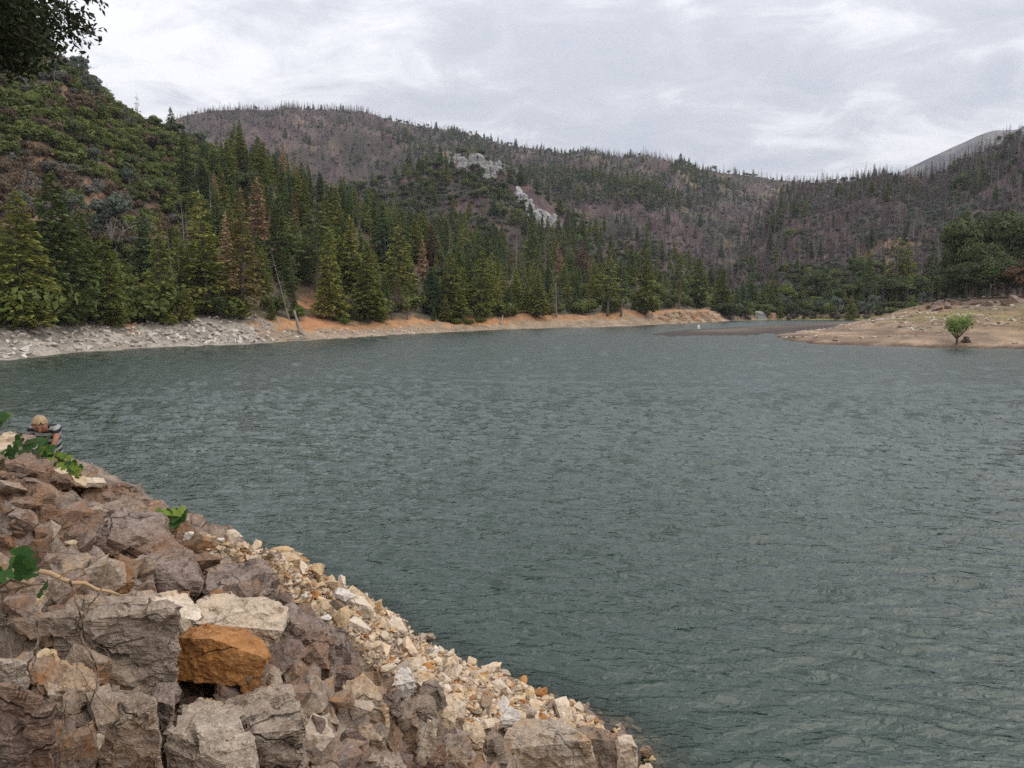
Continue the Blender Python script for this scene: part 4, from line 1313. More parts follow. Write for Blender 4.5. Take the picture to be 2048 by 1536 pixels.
# --- oaks on the valley floor and the dark grove at the right edge
for n_, (ax_, ay_, fy_, wpx, pi, lab) in enumerate((
    (1575, 568, 617, 40, 1, 'small pale green tree left of the dark oak row'), (1612, 582, 613, 46, 0, 'low dark oak at the left end of the valley oak row'),
    (1642, 546, 611, 72, 2, 'largest dark round oak in the valley oak row'), (1700, 568, 612, 64, 0, 'second dark oak of the valley row, right of the largest'),
    (1668, 578, 613, 54, 2, 'low dark oak in front of the largest valley oak'), (1740, 560, 610, 66, 2, 'middle oak of the valley row with a flat crown'),
    (1780, 552, 608, 70, 0, 'broad oak right of the middle of the valley row'), (1825, 556, 607, 66, 1, 'olive oak near the right end of the valley row'),
    (1856, 560, 604, 50, 0, 'last oak of the valley row beside the dark grove'))):
    r_ = 300 + 4 * (n_ % 3)
    Pp = atr(ax_, fy_, r_)
    P3 = right_hill.place(ax_, fy_)
    h_ = math.hypot(P3[0], P3[1]) * (fy_ - ay_) / F
    put(OAK[pi], P3, h_, lab, 'tree', native=7., width=(wpx / (fy_ - ay_)) * 7 / 7.8)
for ax_, ay_, fy_, pr, nat, wd, lab in (
    (1735, 520, 606, CON['deep'][1], 13., 1.0, 'dark conifer behind the middle of the valley oaks'), (1790, 490, 604, LAYER[0], 13., .9, 'tall layered conifer behind the valley oaks'),
    (1815, 500, 603, CON['olive'][1], 13., .9, 'olive conifer right of the tall layered one behind the valley oaks'), (1838, 505, 603, THIN[0], 13., .9, 'grey dead conifer left of the dark grove'),
    (1860, 488, 602, CON['deep'][0], 13., .9, 'dark slim conifer against the left side of the grove'), (1545, 555, 618, CON['olive'][2], 13., 1.2, 'olive conifer at the left end of the valley floor'),
    (1525, 560, 622, CON['deep'][0], 13., 1.0, 'deep green conifer by the far inlet shore')):
    P3 = right_hill.place(ax_, fy_); put(pr, P3, math.hypot(P3[0], P3[1]) * (fy_ - ay_) / F, lab, 'tree', native=nat, width=wd)
GROVE = [proto('oak_tree', broadleaf(190 + i, 14., 5.4, .10, .36, 6500, 4, 1.05, .3, .34), (M['bark'], M['oak'])) for i in range(3)]
for ax_, ay_, fx_, fy_, Yd, wd, pi, lab in (
    (1905, 520, 1905, 594, 172, .95, 1, 'low round tree at the left front of the dark grove'), (1930, 430, 1932, 592, 182, .75, 0, 'tall narrow tree at the left side of the dark grove'),
    (1962, 470, 1962, 590, 172, .8, 1, 'mid-height tree in the dark grove above the beach'), (1995, 432, 1996, 590, 180, .85, 2, 'tall tree in the middle of the dark grove'),
    (2036, 408, 2036, 588, 176, .9, 1, 'tallest tree of the dark grove, at the right edge'), (1985, 500, 1985, 590, 166, 1.0, 2, 'lower leafy tree in front of the tall grove trees'),
    (2085, 440, 2085, 588, 170, 1.0, 0, 'dark tree cut by the right edge of the photo'), (1890, 545, 1890, 594, 178, 1.3, 0, 'lowest dark bushy tree at the left foot of the grove'),
    (1945, 520, 1945, 592, 168, 1.2, 0, 'low dark tree filling the front of the grove, left part'), (2015, 515, 2015, 590, 164, 1.2, 0, 'low dark tree filling the front of the grove, right part'),
    (1915, 470, 1915, 592, 188, .9, 0, 'dark tree behind the low round one in the grove'), (1975, 425, 1975, 590, 190, .85, 0, 'tall dark tree at the back of the grove'), (2012, 415, 2012, 590, 190, .9, 0, 'tall dark tree at the back right of the grove'), (2062, 520, 2062, 590, 160, 1.1, 0, 'low dark tree by the right edge below the grove')):
    Pp = at(fx_, fy_, Yd); Pp[2] = float(beach_z(Pp[0], Pp[1])) - .1
    top = at(ax_, ay_, Yd)[2]
    put(GROVE[pi], Pp, top - Pp[2], lab, 'tree', native=14., width=wd)
Pp = at(1927, 590, 186); Pp[2] = float(beach_z(Pp[0], Pp[1])); put(CON['deep'][1], Pp, at(1927, 418, 186)[2] - Pp[2], 'pointed dark conifer rising above the left side of the grove', 'tree', width=.8)
Pp = at(2046, 596, 160); Pp[2] = float(beach_z(Pp[0], Pp[1])); put(proto('oak_tree', broadleaf(199, 6., 2.6, .15, .26, 1600, 3), (M['bark'], M['copper'])), Pp, at(2046, 500, 160)[2] - Pp[2], 'copper-leaved small tree at the right edge below the grove', 'tree', native=6.)

# --- willows and small bushes on the drawdown shore
def willow(seed):
    tr, cr = shrub(seed, 2.9, 1.9, 1050, .15)
    cr.V = [v + np.array((0, 0, .48)) for v in cr.V]
    t2 = Geo(); t2.tube([(0, 0, -.1), (.05, 0, .4), (.02, .05, .8)], [.16, .11, .09], 7)
    for a_ in range(7):
        w = a_ * .9; t2.tube([(.02, .03, .55), (.5 * math.cos(w), .5 * math.sin(w), 1.1), (1.1 * math.cos(w + .2), 1.1 * math.sin(w + .2), 1.9)], [.07, .045, .015], 5)
    return t2, cr
WIL = proto('willow_tree', willow(212), (M['bark'], M['willow']))
Pp = on_beach(1913, 689); put(WIL, Pp, math.hypot(*Pp[:2]) * 55 / F, 'lone light green willow at the water\'s edge on the beach', 'tree', native=3.2, rz=.6)
Pp = wl(1661, 638, .3); Pp = right_hill.place(1661, 637); put(WIL, Pp, math.hypot(*Pp[:2]) * 34 / F, 'small leaning green willow on the far mud flat', 'tree', native=3.2, rot=(0, .15, 2), width=.8)
for px_, py_, h_, lab in ((1460, 634, 22, 'small green bush right of the tan bluff'), (1557, 625, 20, 'yellow-green bush at the left of the far inlet'), (1572, 632, 12, 'tiny green bush on the far inlet shore')):
    P3 = left_hill.place(px_, py_) if px_ < 1500 else right_hill.place(px_, py_)
    put(LSHRUB[0], P3, math.hypot(*P3[:2]) * h_ / F, lab, 'shrub', native=2.2)
for px_, py_, lab in ((915, 648, 'bright green bush in the grassy hollow, left one'), (940, 650, 'bright green bush in the grassy hollow, middle one'), (962, 646, 'bright green bush in the grassy hollow, right one'), (690, 648, 'yellow-green bush at the foot of the red soil scar')):
    P3 = left_hill.place(px_, py_); put(LSHRUB[1], P3, math.hypot(*P3[:2]) * 11 / F, lab, 'shrub', native=2.2, width=1.6)

# ================================================================ NEAR ROCKS
RK = {  # grey, purple, brown and greytan darkened: the tree's shade is in their colour
    'grey': rock_mat('grey_rock', (0.103, 0.076, 0.055), (0.233, 0.178, 0.134), (0.403, 0.323, 0.253), (0.291, 0.168, 0.081), .28, 1.0, 1.0, .5),
    'purple': rock_mat('purple_grey_rock', (0.077, 0.053, 0.043), (0.180, 0.132, 0.106), (0.325, 0.254, 0.213), (0.237, 0.120, 0.058), .32, 1.0, 1.1, .6),
    'tan': rock_mat('tan_rock', (.30, .215, .135), (.52, .395, .265), (.68, .555, .415), (.52, .31, .13), .25, 1.0, .9, .3),
    'pale': rock_mat('pale_rock', (0.341, 0.265, 0.189), (0.541, 0.437, 0.329), (0.674, 0.572, 0.460), (0.493, 0.326, 0.171), .15, 1.0, .8, .3),
    'brown': rock_mat('brown_rock', (0.084, 0.052, 0.034), (0.188, 0.118, 0.076), (0.319, 0.225, 0.161), (0.282, 0.133, 0.049), .3, 1.0, 1.1, .5),
    'rust': rock_mat('rust_orange_rock', (.15, .062, .02), (.33, .15, .05), (.46, .26, .12), (.40, .175, .045), .35, 1.0, .7, .25),
    'yellow': rock_mat('ochre_rock', (.31, .205, .10), (.50, .365, .21), (.63, .51, .35), (.46, .27, .12), .25, 1.0, .8, .3),
    'greytan': rock_mat('grey_tan_rock', (0.149, 0.116, 0.088), (0.338, 0.271, 0.209), (0.509, 0.430, 0.350), (0.386, 0.241, 0.117), .28, 1.0, .9, .5),
    'white': rock_mat('white_rock', (.40, .345, .295), (.58, .515, .45), (.70, .64, .575), (.46, .33, .22), .08, 1.0, .8, .35),
}
def fracture(V, cell, seed):
    """flat chips: every lump of space cuts the surface at its own depth and tilt"""
    q = V / cell
    q = q + .25 * np.stack([fbm(q * .8 + 3.1 * i, 2, seed + i) for i in range(3)], -1)
    i0 = np.floor(q)
    best = np.full(len(V), 1e9); h = np.zeros(len(V))
    for a in (-1, 0, 1):
        for b in (-1, 0, 1):
            for c in (-1, 0, 1):
                cc = i0 + np.array((a, b, c))
                X = [_hash(cc[:, 0], cc[:, 1], cc[:, 2], seed + 20 + k) for k in range(7)]
                sp = cc + np.stack(X[:3], -1)
                dv = q - sp
                d = (dv ** 2).sum(1)
                hh = X[3] - .5 + (np.stack(X[4:7], -1) - .5 * 1.0).__mul__(dv).sum(1) * .9
                m = d < best
                best = np.where(m, d, best); h = np.where(m, hh, h)
    return h
def rough_hull(points, target, amp, seed, ledge=.5, parts=None, soften=0):
    """broken rock: hull of the corner points, edges rounded by wear, faces chipped in ledges"""
    Vs, Fs = [], []
    for pts in ([points] if parts is None else parts):
        bm = bmesh.new()
        for p in pts: bm.verts.new(tuple(float(x) for x in p))
        r = bmesh.ops.convex_hull(bm, input=bm.verts)
        kill = list({e for e in r['geom_interior'] + r['geom_unused'] if isinstance(e, bmesh.types.BMVert)})
        if kill: bmesh.ops.delete(bm, geom=kill, context='VERTS')
        bmesh.ops.triangulate(bm, faces=bm.faces[:])
        for it in range(7):
            lo = [e for e in bm.edges if e.calc_length() > target * 1.5]
            if not lo: break
            bmesh.ops.subdivide_edges(bm, edges=lo, cuts=1)
            bmesh.ops.triangulate(bm, faces=[f for f in bm.faces if len(f.verts) > 3])
        for it in range(soften):
            bmesh.ops.smooth_vert(bm, verts=bm.verts[:], factor=.4, use_axis_x=True, use_axis_y=True, use_axis_z=True)
        bm.normal_update()
        bmesh.ops.recalc_face_normals(bm, faces=bm.faces[:])
        bm.verts.index_update()
        V = np.array([v.co[:] for v in bm.verts]); Nm = np.array([v.normal[:] for v in bm.verts])
        Fc = [tuple(v.index for v in f.verts) for f in bm.faces]
        bm.free()
        g = np.random.default_rng(seed)
        k = 1 / (amp * 9)
        ax = unit(g.normal(0, 1, 3) + np.array((.3, .3, .8)))
        off = g.random(3) * 50
        d = fbm(V * k * .5 + off, 3, seed) * .9
        s = (V @ ax) * k * 1.6 + fbm(V * k * .6 + off, 2, seed + 3) * .9
        i = np.floor(s)
        st = _hash(i, i * 0 + seed, i * 0, 5) - .5 + (s - i) * .25
        chip = np.minimum(0, fbm(V * k * 1.3 + off + 9, 3, seed + 7) + .15) * .9
        d = d * .3 + ledge * st * 1.3 + chip * .4 + fracture(V + off, amp * 8, seed) * 2.2 + fracture(V + off, amp * 3.4, seed + 50) * .8
        V = V + Nm * (d * amp)[:, None] + fbm(V * k * 4 + off, 3, seed + 11)[:, None] * Nm * amp * .2
        o = len(Vs)
        Vs.extend(list(V)); Fs.extend([tuple(a + o for a in f) for f in Fc])
    return Vs, Fs
def hero_rock(name, pts, D, depth, mat, label, amp=1.0, ledge=.5, extra=None, top_back=None, parent=None, seed=None, shrink=.8):
    seed = seed if seed is not None else (int(pts[0][0]) * 7 + int(pts[0][1])) % 9973
    def pt(q): return at(q[0], q[1], D + (q[2] if len(q) > 2 else 0))
    def solid(pp, D0):
        front = [pt(q) for q in pp]
        c = np.mean(front, 0)
        ma = max(len(q) > 2 for q in pp)
        ctr = (np.mean([q[0] for q in pp]), np.mean([q[1] for q in pp]))
        back = [at(ctr[0] + (q[0] - ctr[0]) * shrink, ctr[1] + (q[1] - ctr[1]) * shrink, D0 + depth + (q[2] * .5 if len(q) > 2 else 0)) for q in pp]
        return front + back
    parts = [solid(pts, D)] + ([solid(e, D) for e in extra] if extra else [])
    allp = np.concatenate(parts); c = allp.mean(0); c[2] = allp[:, 2].min()
    size = np.ptp(allp, axis=0).max()
    parts = [[p - c for p in q] for q in parts]
    V, Fc = rough_hull(None, max(.010, D * .0048), amp * size * .046, seed, ledge, parts)
    o = mesh_obj(name, V, Fc, RK[mat], parent, False)
    o.location = tuple(c)
    if parent is None: tag(o, label, 'rock')
    elif label: o['label'] = label
    return o
# z-offset third values push a corner back (top faces recede)
hero_rock('boulder', [(356, 1277), (351, 1362), (430, 1366), (474, 1371), (520, 1352), (530, 1318), (470, 1300), (420, 1277), (372, 1258, .30), (402, 1251, .42), (486, 1256, .42), (530, 1290, .25), (540, 1314, .1)], 4.15, .45, 'rust',
          'large rust-orange block resting on the grey ledge', .3, .12, extra=[[(466, 1340), (474, 1371), (492, 1393), (511, 1391), (524, 1340), (536, 1316)]])
hero_rock('boulder', [(380, 1245), (384, 1225, .1), (396, 1200, .35), (440, 1184, .5), (490, 1193, .5), (548, 1202, .45), (574, 1218, .3), (566, 1262), (548, 1300), (500, 1320), (400, 1320)], 4.75, .9, 'pale', 'broad pale slab with thin cracks behind the orange block', .3, .15)
hero_rock('boulder', [(162, 1245), (175, 1205, .15), (215, 1192, .45), (300, 1190, .5), (340, 1202, .35), (360, 1216), (358, 1300), (350, 1378), (300, 1388), (215, 1375), (170, 1330)], 3.85, .9, 'grey', 'big square-fronted grey-brown block left of the orange block', .6, .5)
hero_rock('boulder', [(250, 1196, .5), (330, 1186, .6), (372, 1190, .6), (404, 1232, .1), (392, 1244), (362, 1262), (340, 1228), (290, 1210, .2)], 3.95, .3, 'pale', 'pale wedge-shaped slab lying on top of the square-fronted block', .45, .3)
hero_rock('boulder', [(30, 1240), (70, 1206, .25), (110, 1194, .4), (150, 1200, .35), (168, 1230), (170, 1290), (150, 1330), (80, 1320), (25, 1290)], 3.85, .8, 'grey', 'speckled grey block directly left of the square-fronted one, under the vine leaves', .6, .4)
hero_rock('boulder', [(-60, 1370), (0, 1374), (55, 1390), (88, 1412), (100, 1470), (112, 1560), (100, 1640), (-80, 1640)], 2.7, .6, 'purple', 'dark purple-brown block in the bottom left corner', .6, .5)
hero_rock('boulder', [(78, 1352, .1), (110, 1338, .2), (150, 1330, .25), (182, 1342, .1), (190, 1378), (180, 1408), (138, 1428), (100, 1412), (84, 1385)], 3.15, .35, 'greytan', 'moss-yellow speckled rock behind the dry twigs', .8, .5)
hero_rock('boulder', [(70, 1318), (92, 1298, .1), (108, 1305), (112, 1322), (95, 1340), (72, 1336)], 3.4, .2, 'yellow', 'small bright ochre stone wedged above the moss-yellow rock', .8)
hero_rock('boulder', [(-20, 1330), (20, 1318, .1), (50, 1330), (58, 1360), (48, 1385), (-20, 1378)], 3.05, .3, 'greytan', 'rounded yellowish boulder at the left edge above the dark corner block', .8)
hero_rock('boulder', [(185, 1400, .1), (225, 1382, .35), (300, 1390, .35), (306, 1418), (316, 1470), (322, 1530), (310, 1600), (120, 1600), (150, 1480)], 3.1, .6, 'grey', 'stepped grey block at the bottom between corner block and big boulder', .7, .7)
hero_rock('boulder', [(300, 1400), (318, 1376, .1), (350, 1366, .15), (350, 1410), (336, 1462), (320, 1466), (308, 1440)], 3.3, .35, 'purple', 'thin purple-grey upright slab under the square-fronted block', .7)
hero_rock('boulder', [(322, 1500), (335, 1462), (360, 1420, .25), (400, 1398, .45), (440, 1402, .45), (478, 1432, .25), (500, 1480, .1), (505, 1560), (480, 1620), (330, 1620)], 3.4, .7, 'greytan', 'large speckled tan-grey boulder at the bottom below the orange block', .5, .25)
hero_rock('boulder', [(440, 1408, .4), (480, 1396, .5), (540, 1380, .55), (580, 1374, .5), (592, 1400, .2), (600, 1460), (602, 1510), (588, 1560), (520, 1620), (490, 1560), (478, 1470), (460, 1440, .2)], 3.65, .8, 'grey', 'large angular grey boulder with a sharp right edge at the bottom', .5, .35)
hero_rock('rock_ledge', [(545, 1290), (552, 1250, .1), (574, 1218, .35), (600, 1222, .4), (632, 1238, .4), (655, 1290, .2), (664, 1340), (655, 1400), (600, 1402), (556, 1400)], 4.85, .8, 'purple', 'dark streaked ledge face right of the pale slab', .8, .6)
hero_rock('rock_ledge', [(640, 1290, .3), (680, 1265, .6), (700, 1300, .5), (722, 1330, .35), (730, 1380), (725, 1440), (660, 1440), (645, 1370)], 5.3, .8, 'purple', 'dark rough ledge face below the upper rubble slope', .8, .6)
hero_rock('boulder', [(598, 1412), (612, 1398, .15), (640, 1402, .2), (664, 1420, .15), (673, 1450), (668, 1482), (640, 1500), (602, 1510)], 4.3, .5, 'greytan', 'smooth tan boulder right of the sharp-edged grey boulder', .45, .2)
hero_rock('rock_ledge', [(672, 1400), (690, 1365, .2), (725, 1345, .3), (752, 1370, .25), (770, 1420), (780, 1490), (760, 1520), (690, 1510), (676, 1470)], 5.0, .7, 'greytan', 'broad tan rock face in the middle of the bottom edge', .5, .3)
hero_rock('boulder', [(625, 1540), (660, 1490, .15), (705, 1458, .3), (738, 1456, .3), (790, 1490, .15), (808, 1530), (800, 1620), (620, 1620)], 4.2, .6, 'grey', 'low grey boulder at the bottom edge under the tan rock face', .6, .4)
for (x0, y0, x1, y1, x2, y2, D, mt, lab) in (
    (760, 1400, 792, 1376, 800, 1500, 5.6, 'purple', 'thin upright slab, leftmost of the splintered column row'),
    (792, 1420, 822, 1395, 838, 1520, 5.7, 'grey', 'upright splintered column second from the left in its row'),
    (820, 1405, 868, 1392, 880, 1500, 6.3, 'grey', 'thick square column in the splintered row'),
    (868, 1415, 902, 1402, 908, 1490, 6.7, 'tan', 'tan column right of the thick square one'),
    (885, 1480, 925, 1470, 935, 1600, 5.6, 'grey', 'broad broken column at the bottom edge of the splintered row'),
    (925, 1455, 962, 1446, 970, 1560, 6.6, 'tan', 'tall tan block near the white rock'),
    (968, 1478, 1000, 1466, 1008, 1570, 6.9, 'grey', 'narrow grey block under the white rock'),
    (840, 1500, 885, 1480, 890, 1620, 5.2, 'purple', 'dark broken block at the bottom under the thick column')):
    hero_rock('rock_column', [(x0, y0 + 8), (x0 + 6, y0 - 6, .15), (x1 - 5, y1, .3), (x1, y1 + 10, .1), (x2, (y1 + y2) / 2), (x2 - 2, y2), (x0 + 5, y2 + 6), (x0 - 2, (y0 + y2) / 2)], D, .5, mt, lab, .6, .7)
hero_rock('boulder', [(842, 1480), (856, 1440, .1), (876, 1445), (870, 1500), (850, 1530), (838, 1520)], 4.7, .2, 'pale', 'pale leaning stone in front of the splintered columns', .6)
hero_rock('boulder', [(785, 1372), (792, 1345, .1), (806, 1333, .15), (820, 1336, .1), (830, 1362), (826, 1390), (814, 1398), (786, 1396)], 6.6, .35, 'white', 'upright pale rock standing at the foot of the rubble slope', .5, .2)
hero_rock('boulder', [(832, 1400), (845, 1362, .1), (870, 1355, .15), (884, 1375), (895, 1410), (870, 1425), (838, 1422)], 6.6, .4, 'grey', 'grey rounded rock right of the upright pale rock', .6)
hero_rock('boulder', [(1000, 1448), (1008, 1425, .1), (1022, 1414, .2), (1040, 1424, .1), (1044, 1450), (1032, 1466), (1012, 1460)], 7.9, .35, 'white', 'white angular rock perched on the tan ledge', .6, .3)
hero_rock('rock_ledge', [(1000, 1500), (1020, 1462, .2), (1046, 1440, .5), (1110, 1440, .5), (1140, 1452, .4), (1180, 1482), (1195, 1560), (1100, 1620), (1000, 1600)], 7.4, 1.1, 'greytan', 'tan bedrock ledge at the bottom edge beneath the white rock', .5, .4)
hero_rock('rock_ledge', [(1140, 1475, .2), (1165, 1458, .4), (1200, 1462, .3), (1232, 1480), (1240, 1540), (1220, 1600), (1150, 1600)], 8.2, .8, 'grey', 'fractured grey ledge between tan ledge and rounded boulder', .8, .7)
hero_rock('boulder', [(1224, 1510), (1230, 1484, .1), (1246, 1470, .2), (1262, 1472, .2), (1272, 1496), (1276, 1540), (1270, 1590), (1220, 1590)], 8.8, .6, 'pale', 'rounded cream boulder at the waterline near the bottom edge', .4, .15)
for x_, y_, s_, mt, lab in ((1293, 1500, 14, 'grey', 'small grey stone in the water beside the rounded boulder'), (1300, 1518, 13, 'yellow', 'small ochre stone at the waterline'), (1318, 1524, 14, 'tan', 'tan stone at the waterline, left of the last one'), (1333, 1526, 13, 'grey', 'last small stone of the bank at the bottom edge')):
    hero_rock('stone', [(x_ - s_, y_ + 2), (x_ - s_ * .5, y_ - s_ * .7, .1), (x_ + s_ * .5, y_ - s_ * .6, .1), (x_ + s_, y_ + 2), (x_ + s_ * .5, y_ + s_), (x_ - s_ * .6, y_ + s_ * .9)], 9.6, .22, mt, lab, .7)
# upper left
hero_rock('boulder', [(12, 928), (10, 918, .05), (44, 891, .35), (60, 895, .4), (80, 912, .35), (95, 945), (88, 950), (20, 942)], 5.9, .5, 'purple', 'tilted triangular slab with shadowed underside below the child', .35, .15)
hero_rock('boulder', [(-40, 905), (-20, 880, .2), (20, 866, .3), (45, 880, .2), (52, 905), (0, 925)], 6.6, .5, 'tan', 'pale rock at the left edge in front of the child', .5)
hero_rock('boulder', [(108, 940), (120, 932, .2), (150, 946, .3), (172, 958, .2), (168, 972), (130, 965), (110, 955)], 6.9, .4, 'tan', 'small tan rock under the yellow-green vine leaves', .6)
hero_rock('boulder', [(158, 964), (172, 955, .15), (206, 957, .15), (213, 966), (200, 974), (165, 973)], 7.1, .4, 'pale', 'flat pale slab on the skyline of the bank', .4, .2)
hero_rock('boulder', [(98, 962), (105, 948, .2), (138, 948, .25), (146, 966), (140, 980), (104, 982)], 6.6, .4, 'brown', 'brown block below the triangular slab', .6)
hero_rock('boulder', [(50, 958), (64, 948, .2), (94, 950, .25), (98, 972), (84, 990), (55, 985)], 6.2, .4, 'purple', 'purple-grey angular rock directly under the triangular slab', .6)
hero_rock('boulder', [(152, 1010), (160, 984, .1), (180, 974, .2), (240, 972, .4), (285, 982, .35), (298, 1002, .1), (298, 1028), (250, 1030), (200, 1026), (180, 1024)], 7.0, .8, 'purple', 'big purple-grey block with dark left face on the skyline', .6, .4)
hero_rock('boulder', [(20, 1006), (28, 996, .2), (68, 994, .25), (86, 1010), (70, 1016), (34, 1017)], 5.0, .35, 'brown', 'flat reddish slab lying on the left rubble', .4, .2)
hero_rock('boulder', [(64, 1010), (72, 978, .2), (100, 974, .25), (108, 990), (106, 1012), (84, 1014)], 5.5, .35, 'brown', 'dark brown block behind the flat reddish slab', .6)
hero_rock('boulder', [(108, 1012), (116, 985, .2), (150, 984, .25), (160, 1008), (140, 1014)], 5.9, .35, 'brown', 'brown angular rock left of the big purple-grey block', .6)
hero_rock('rock_ledge', [(-40, 1060), (-30, 1024, .3), (60, 1018, .4), (98, 1026, .3), (112, 1050), (112, 1090), (60, 1100), (-40, 1100)], 5.0, .9, 'brown', 'long reddish-brown ledge at the left edge above the vine leaves', .8, .7)
hero_rock('rock_ledge', [(108, 1062), (120, 1030, .3), (190, 1024, .5), (215, 1040, .4), (208, 1090), (170, 1100), (112, 1092)], 5.3, .8, 'purple', 'purple-brown ledge in the middle of the left bank', .9, .7)
hero_rock('rock_ledge', [(195, 1070), (215, 1034, .3), (280, 1028, .5), (316, 1044, .4), (345, 1075, .2), (330, 1120), (260, 1130), (200, 1105)], 5.9, .9, 'purple', 'large folded purple-grey ledge below the skyline vine', .9, .6)
hero_rock('rock_ledge', [(262, 1140), (290, 1105, .3), (345, 1080, .45), (372, 1110, .3), (400, 1165), (395, 1190), (330, 1192), (270, 1180)], 5.3, .8, 'purple', 'large purple-grey block with brown corner above the pale slab', .7, .5)
hero_rock('rock_ledge', [(395, 1180), (408, 1140, .3), (450, 1125, .45), (520, 1130, .4), (545, 1160, .2), (560, 1195), (500, 1205), (420, 1200)], 5.6, .9, 'purple', 'dark cracked ledge behind the pale slab', .9, .5)
hero_rock('boulder', [(202, 1165), (210, 1145, .15), (245, 1128, .3), (262, 1140, .2), (270, 1165), (262, 1192), (215, 1192)], 4.7, .5, 'brown', 'brown pointed block with pale top above the square-fronted block', .5, .3)
hero_rock('boulder', [(115, 1122), (128, 1088, .2), (150, 1082, .25), (182, 1104, .15), (165, 1135), (125, 1145)], 4.8, .5, 'tan', 'tan tilted slab above the fallen stick', .5, .3)
hero_rock('boulder', [(60, 1110), (72, 1092, .1), (95, 1095, .1), (98, 1120), (70, 1128)], 4.6, .3, 'brown', 'rusty brown rock behind the large vine leaf', .7)
hero_rock('boulder', [(-30, 1100), (-20, 1080, .1), (15, 1084, .1), (22, 1105), (-10, 1120)], 4.5, .3, 'tan', 'pale tan stone at the left edge above the vine leaf', .6)
hero_rock('boulder', [(388, 1078), (400, 1069, .2), (432, 1066, .25), (441, 1084), (436, 1089), (410, 1087)], 8.6, .4, 'brown', 'dark brown slab jutting over the water on the skyline', .4, .2)
hero_rock('boulder', [(350, 1076), (358, 1067, .1), (374, 1070, .1), (377, 1082), (362, 1085)], 8.2, .3, 'rust', 'small rust-brown rock left of the jutting slab', .5)
hero_rock('boulder', [(366, 1068), (378, 1060, .2), (395, 1064, .2), (400, 1078), (380, 1080)], 8.6, .3, 'pale', 'pale angular stone between rust rock and jutting slab', .5)
hero_rock('boulder', [(552, 1125), (562, 1106, .2), (590, 1104, .25), (602, 1118), (600, 1148), (570, 1150)], 10.2, .6, 'tan', 'square tan boulder standing out on the rubble skyline', .6)
hero_rock('boulder', [(575, 1160), (582, 1152, .1), (610, 1154, .1), (617, 1174), (600, 1178), (580, 1172)], 8.6, .3, 'rust', 'flat rust-red stone in the upper rubble', .4)
hero_rock('boulder', [(690, 1200), (702, 1186, .2), (728, 1196, .2), (748, 1216), (736, 1240), (725, 1246), (700, 1222)], 9.2, .5, 'pale', 'long pale squared block along the rubble edge', .35, .15)
hero_rock('boulder', [(695, 1182, .1), (705, 1172, .3), (730, 1188, .3), (752, 1212, .1), (744, 1222), (720, 1206)], 9.5, .4, 'tan', 'tan slab lying over the long pale block by the water', .35, .15)
hero_rock('boulder', [(668, 1186), (676, 1176, .1), (698, 1180, .1), (704, 1196), (690, 1204), (672, 1198)], 9.0, .4, 'white', 'rounded whitish stone left of the long pale block', .5)
hero_rock('boulder', [(696, 1240), (712, 1232, .2), (732, 1248, .15), (744, 1262), (720, 1268), (704, 1258)], 8.3, .3, 'pale', 'flat whitish slab in the middle of the rubble slope', .35, .1)
hero_rock('boulder', [(742, 1260), (752, 1236, .2), (768, 1232, .2), (778, 1262), (770, 1278), (748, 1276)], 9.6, .5, 'tan', 'tan upright block below the long pale block', .5)
hero_rock('boulder', [(778, 1254), (784, 1230, .2), (800, 1240, .2), (812, 1262), (810, 1276), (788, 1276)], 10.4, .5, 'pale', 'split pale block at the water side of the rubble', .5)
hero_rock('boulder', [(376, 1128), (398, 1116, .2), (440, 1116, .3), (472, 1122, .2), (480, 1146), (470, 1156), (410, 1150)], 7.0, .6, 'pale', 'large pale broken slab above the dark cracked ledge', .6, .5)
hero_rock('boulder', [(430, 1108), (448, 1090, .3), (476, 1096, .3), (492, 1112, .1), (480, 1126), (445, 1122)], 8.6, .5, 'tan', 'pink-tan block on the skyline left of the square tan boulder', .6)

# ---- loose stones
def stone_proto(seed, target=.42):
    g = np.random.default_rng(seed)
    n = int(g.integers(11, 16))
    p = unit(g.normal(0, 1, (n, 3))) * (.75 + .35 * g.random((n, 1)))
    p = np.sign(p) * np.abs(p) ** .75 * np.array((1, .5 + .45 * g.random(), .3 + .4 * g.random()))
    V, Fc = rough_hull(p, target, .026, seed, .2, None, 0)
    o = mesh_obj('stone', V, Fc, RK['tan'], None, False, False)
    me = o.data
    return me
STONE = [stone_proto(300 + i) for i in range(12)]
FINE = [stone_proto(330 + i, .15) for i in range(8)]
RKS = {}
def stone_mesh(me, mat):
    if mat not in RKS:                       # the same rock with its relief at the size of a stone
        RKS[mat] = RK[mat].copy(); RKS[mat].name = RK[mat].name + '_small'
        for n in RKS[mat].node_tree.nodes:
            if n.type == 'BUMP': n.inputs['Distance'].default_value *= .08
    m2 = me.copy(); m2.materials.clear(); m2.materials.append(RKS[mat]); return m2
MATS = ['tan', 'pale', 'yellow', 'rust', 'white', 'grey', 'brown', 'purple', 'greytan']
SM = {m: [stone_mesh(me, m) for me in STONE] for m in MATS}
FM = {m: [stone_mesh(me, m) for me in FINE] for m in MATS}
def in_poly(x, y, poly):
    ins = False
    for i in range(len(poly)):
        a, b = poly[i], poly[i - 1]
        if (a[1] > y) != (b[1] > y) and x < (b[0] - a[0]) * (y - a[1]) / (b[1] - a[1]) + a[0]: ins = not ins
    return ins
RUBBLE = [(545, 1150), (570, 1105), (620, 1120), (690, 1160), (770, 1215), (850, 1285), (950, 1328), (1060, 1378), (1160, 1430), (1230, 1478), (1200, 1500), (1130, 1490), (1000, 1465), (900, 1440), (820, 1380), (735, 1330), (690, 1270), (600, 1215)]
UPPER = [(340, 1060), (420, 1075), (500, 1095), (560, 1110), (545, 1150), (480, 1135), (380, 1115)]
LEFTR = [(0, 930), (60, 940), (160, 955), (220, 975), (160, 1020), (110, 1020), (0, 1030)]
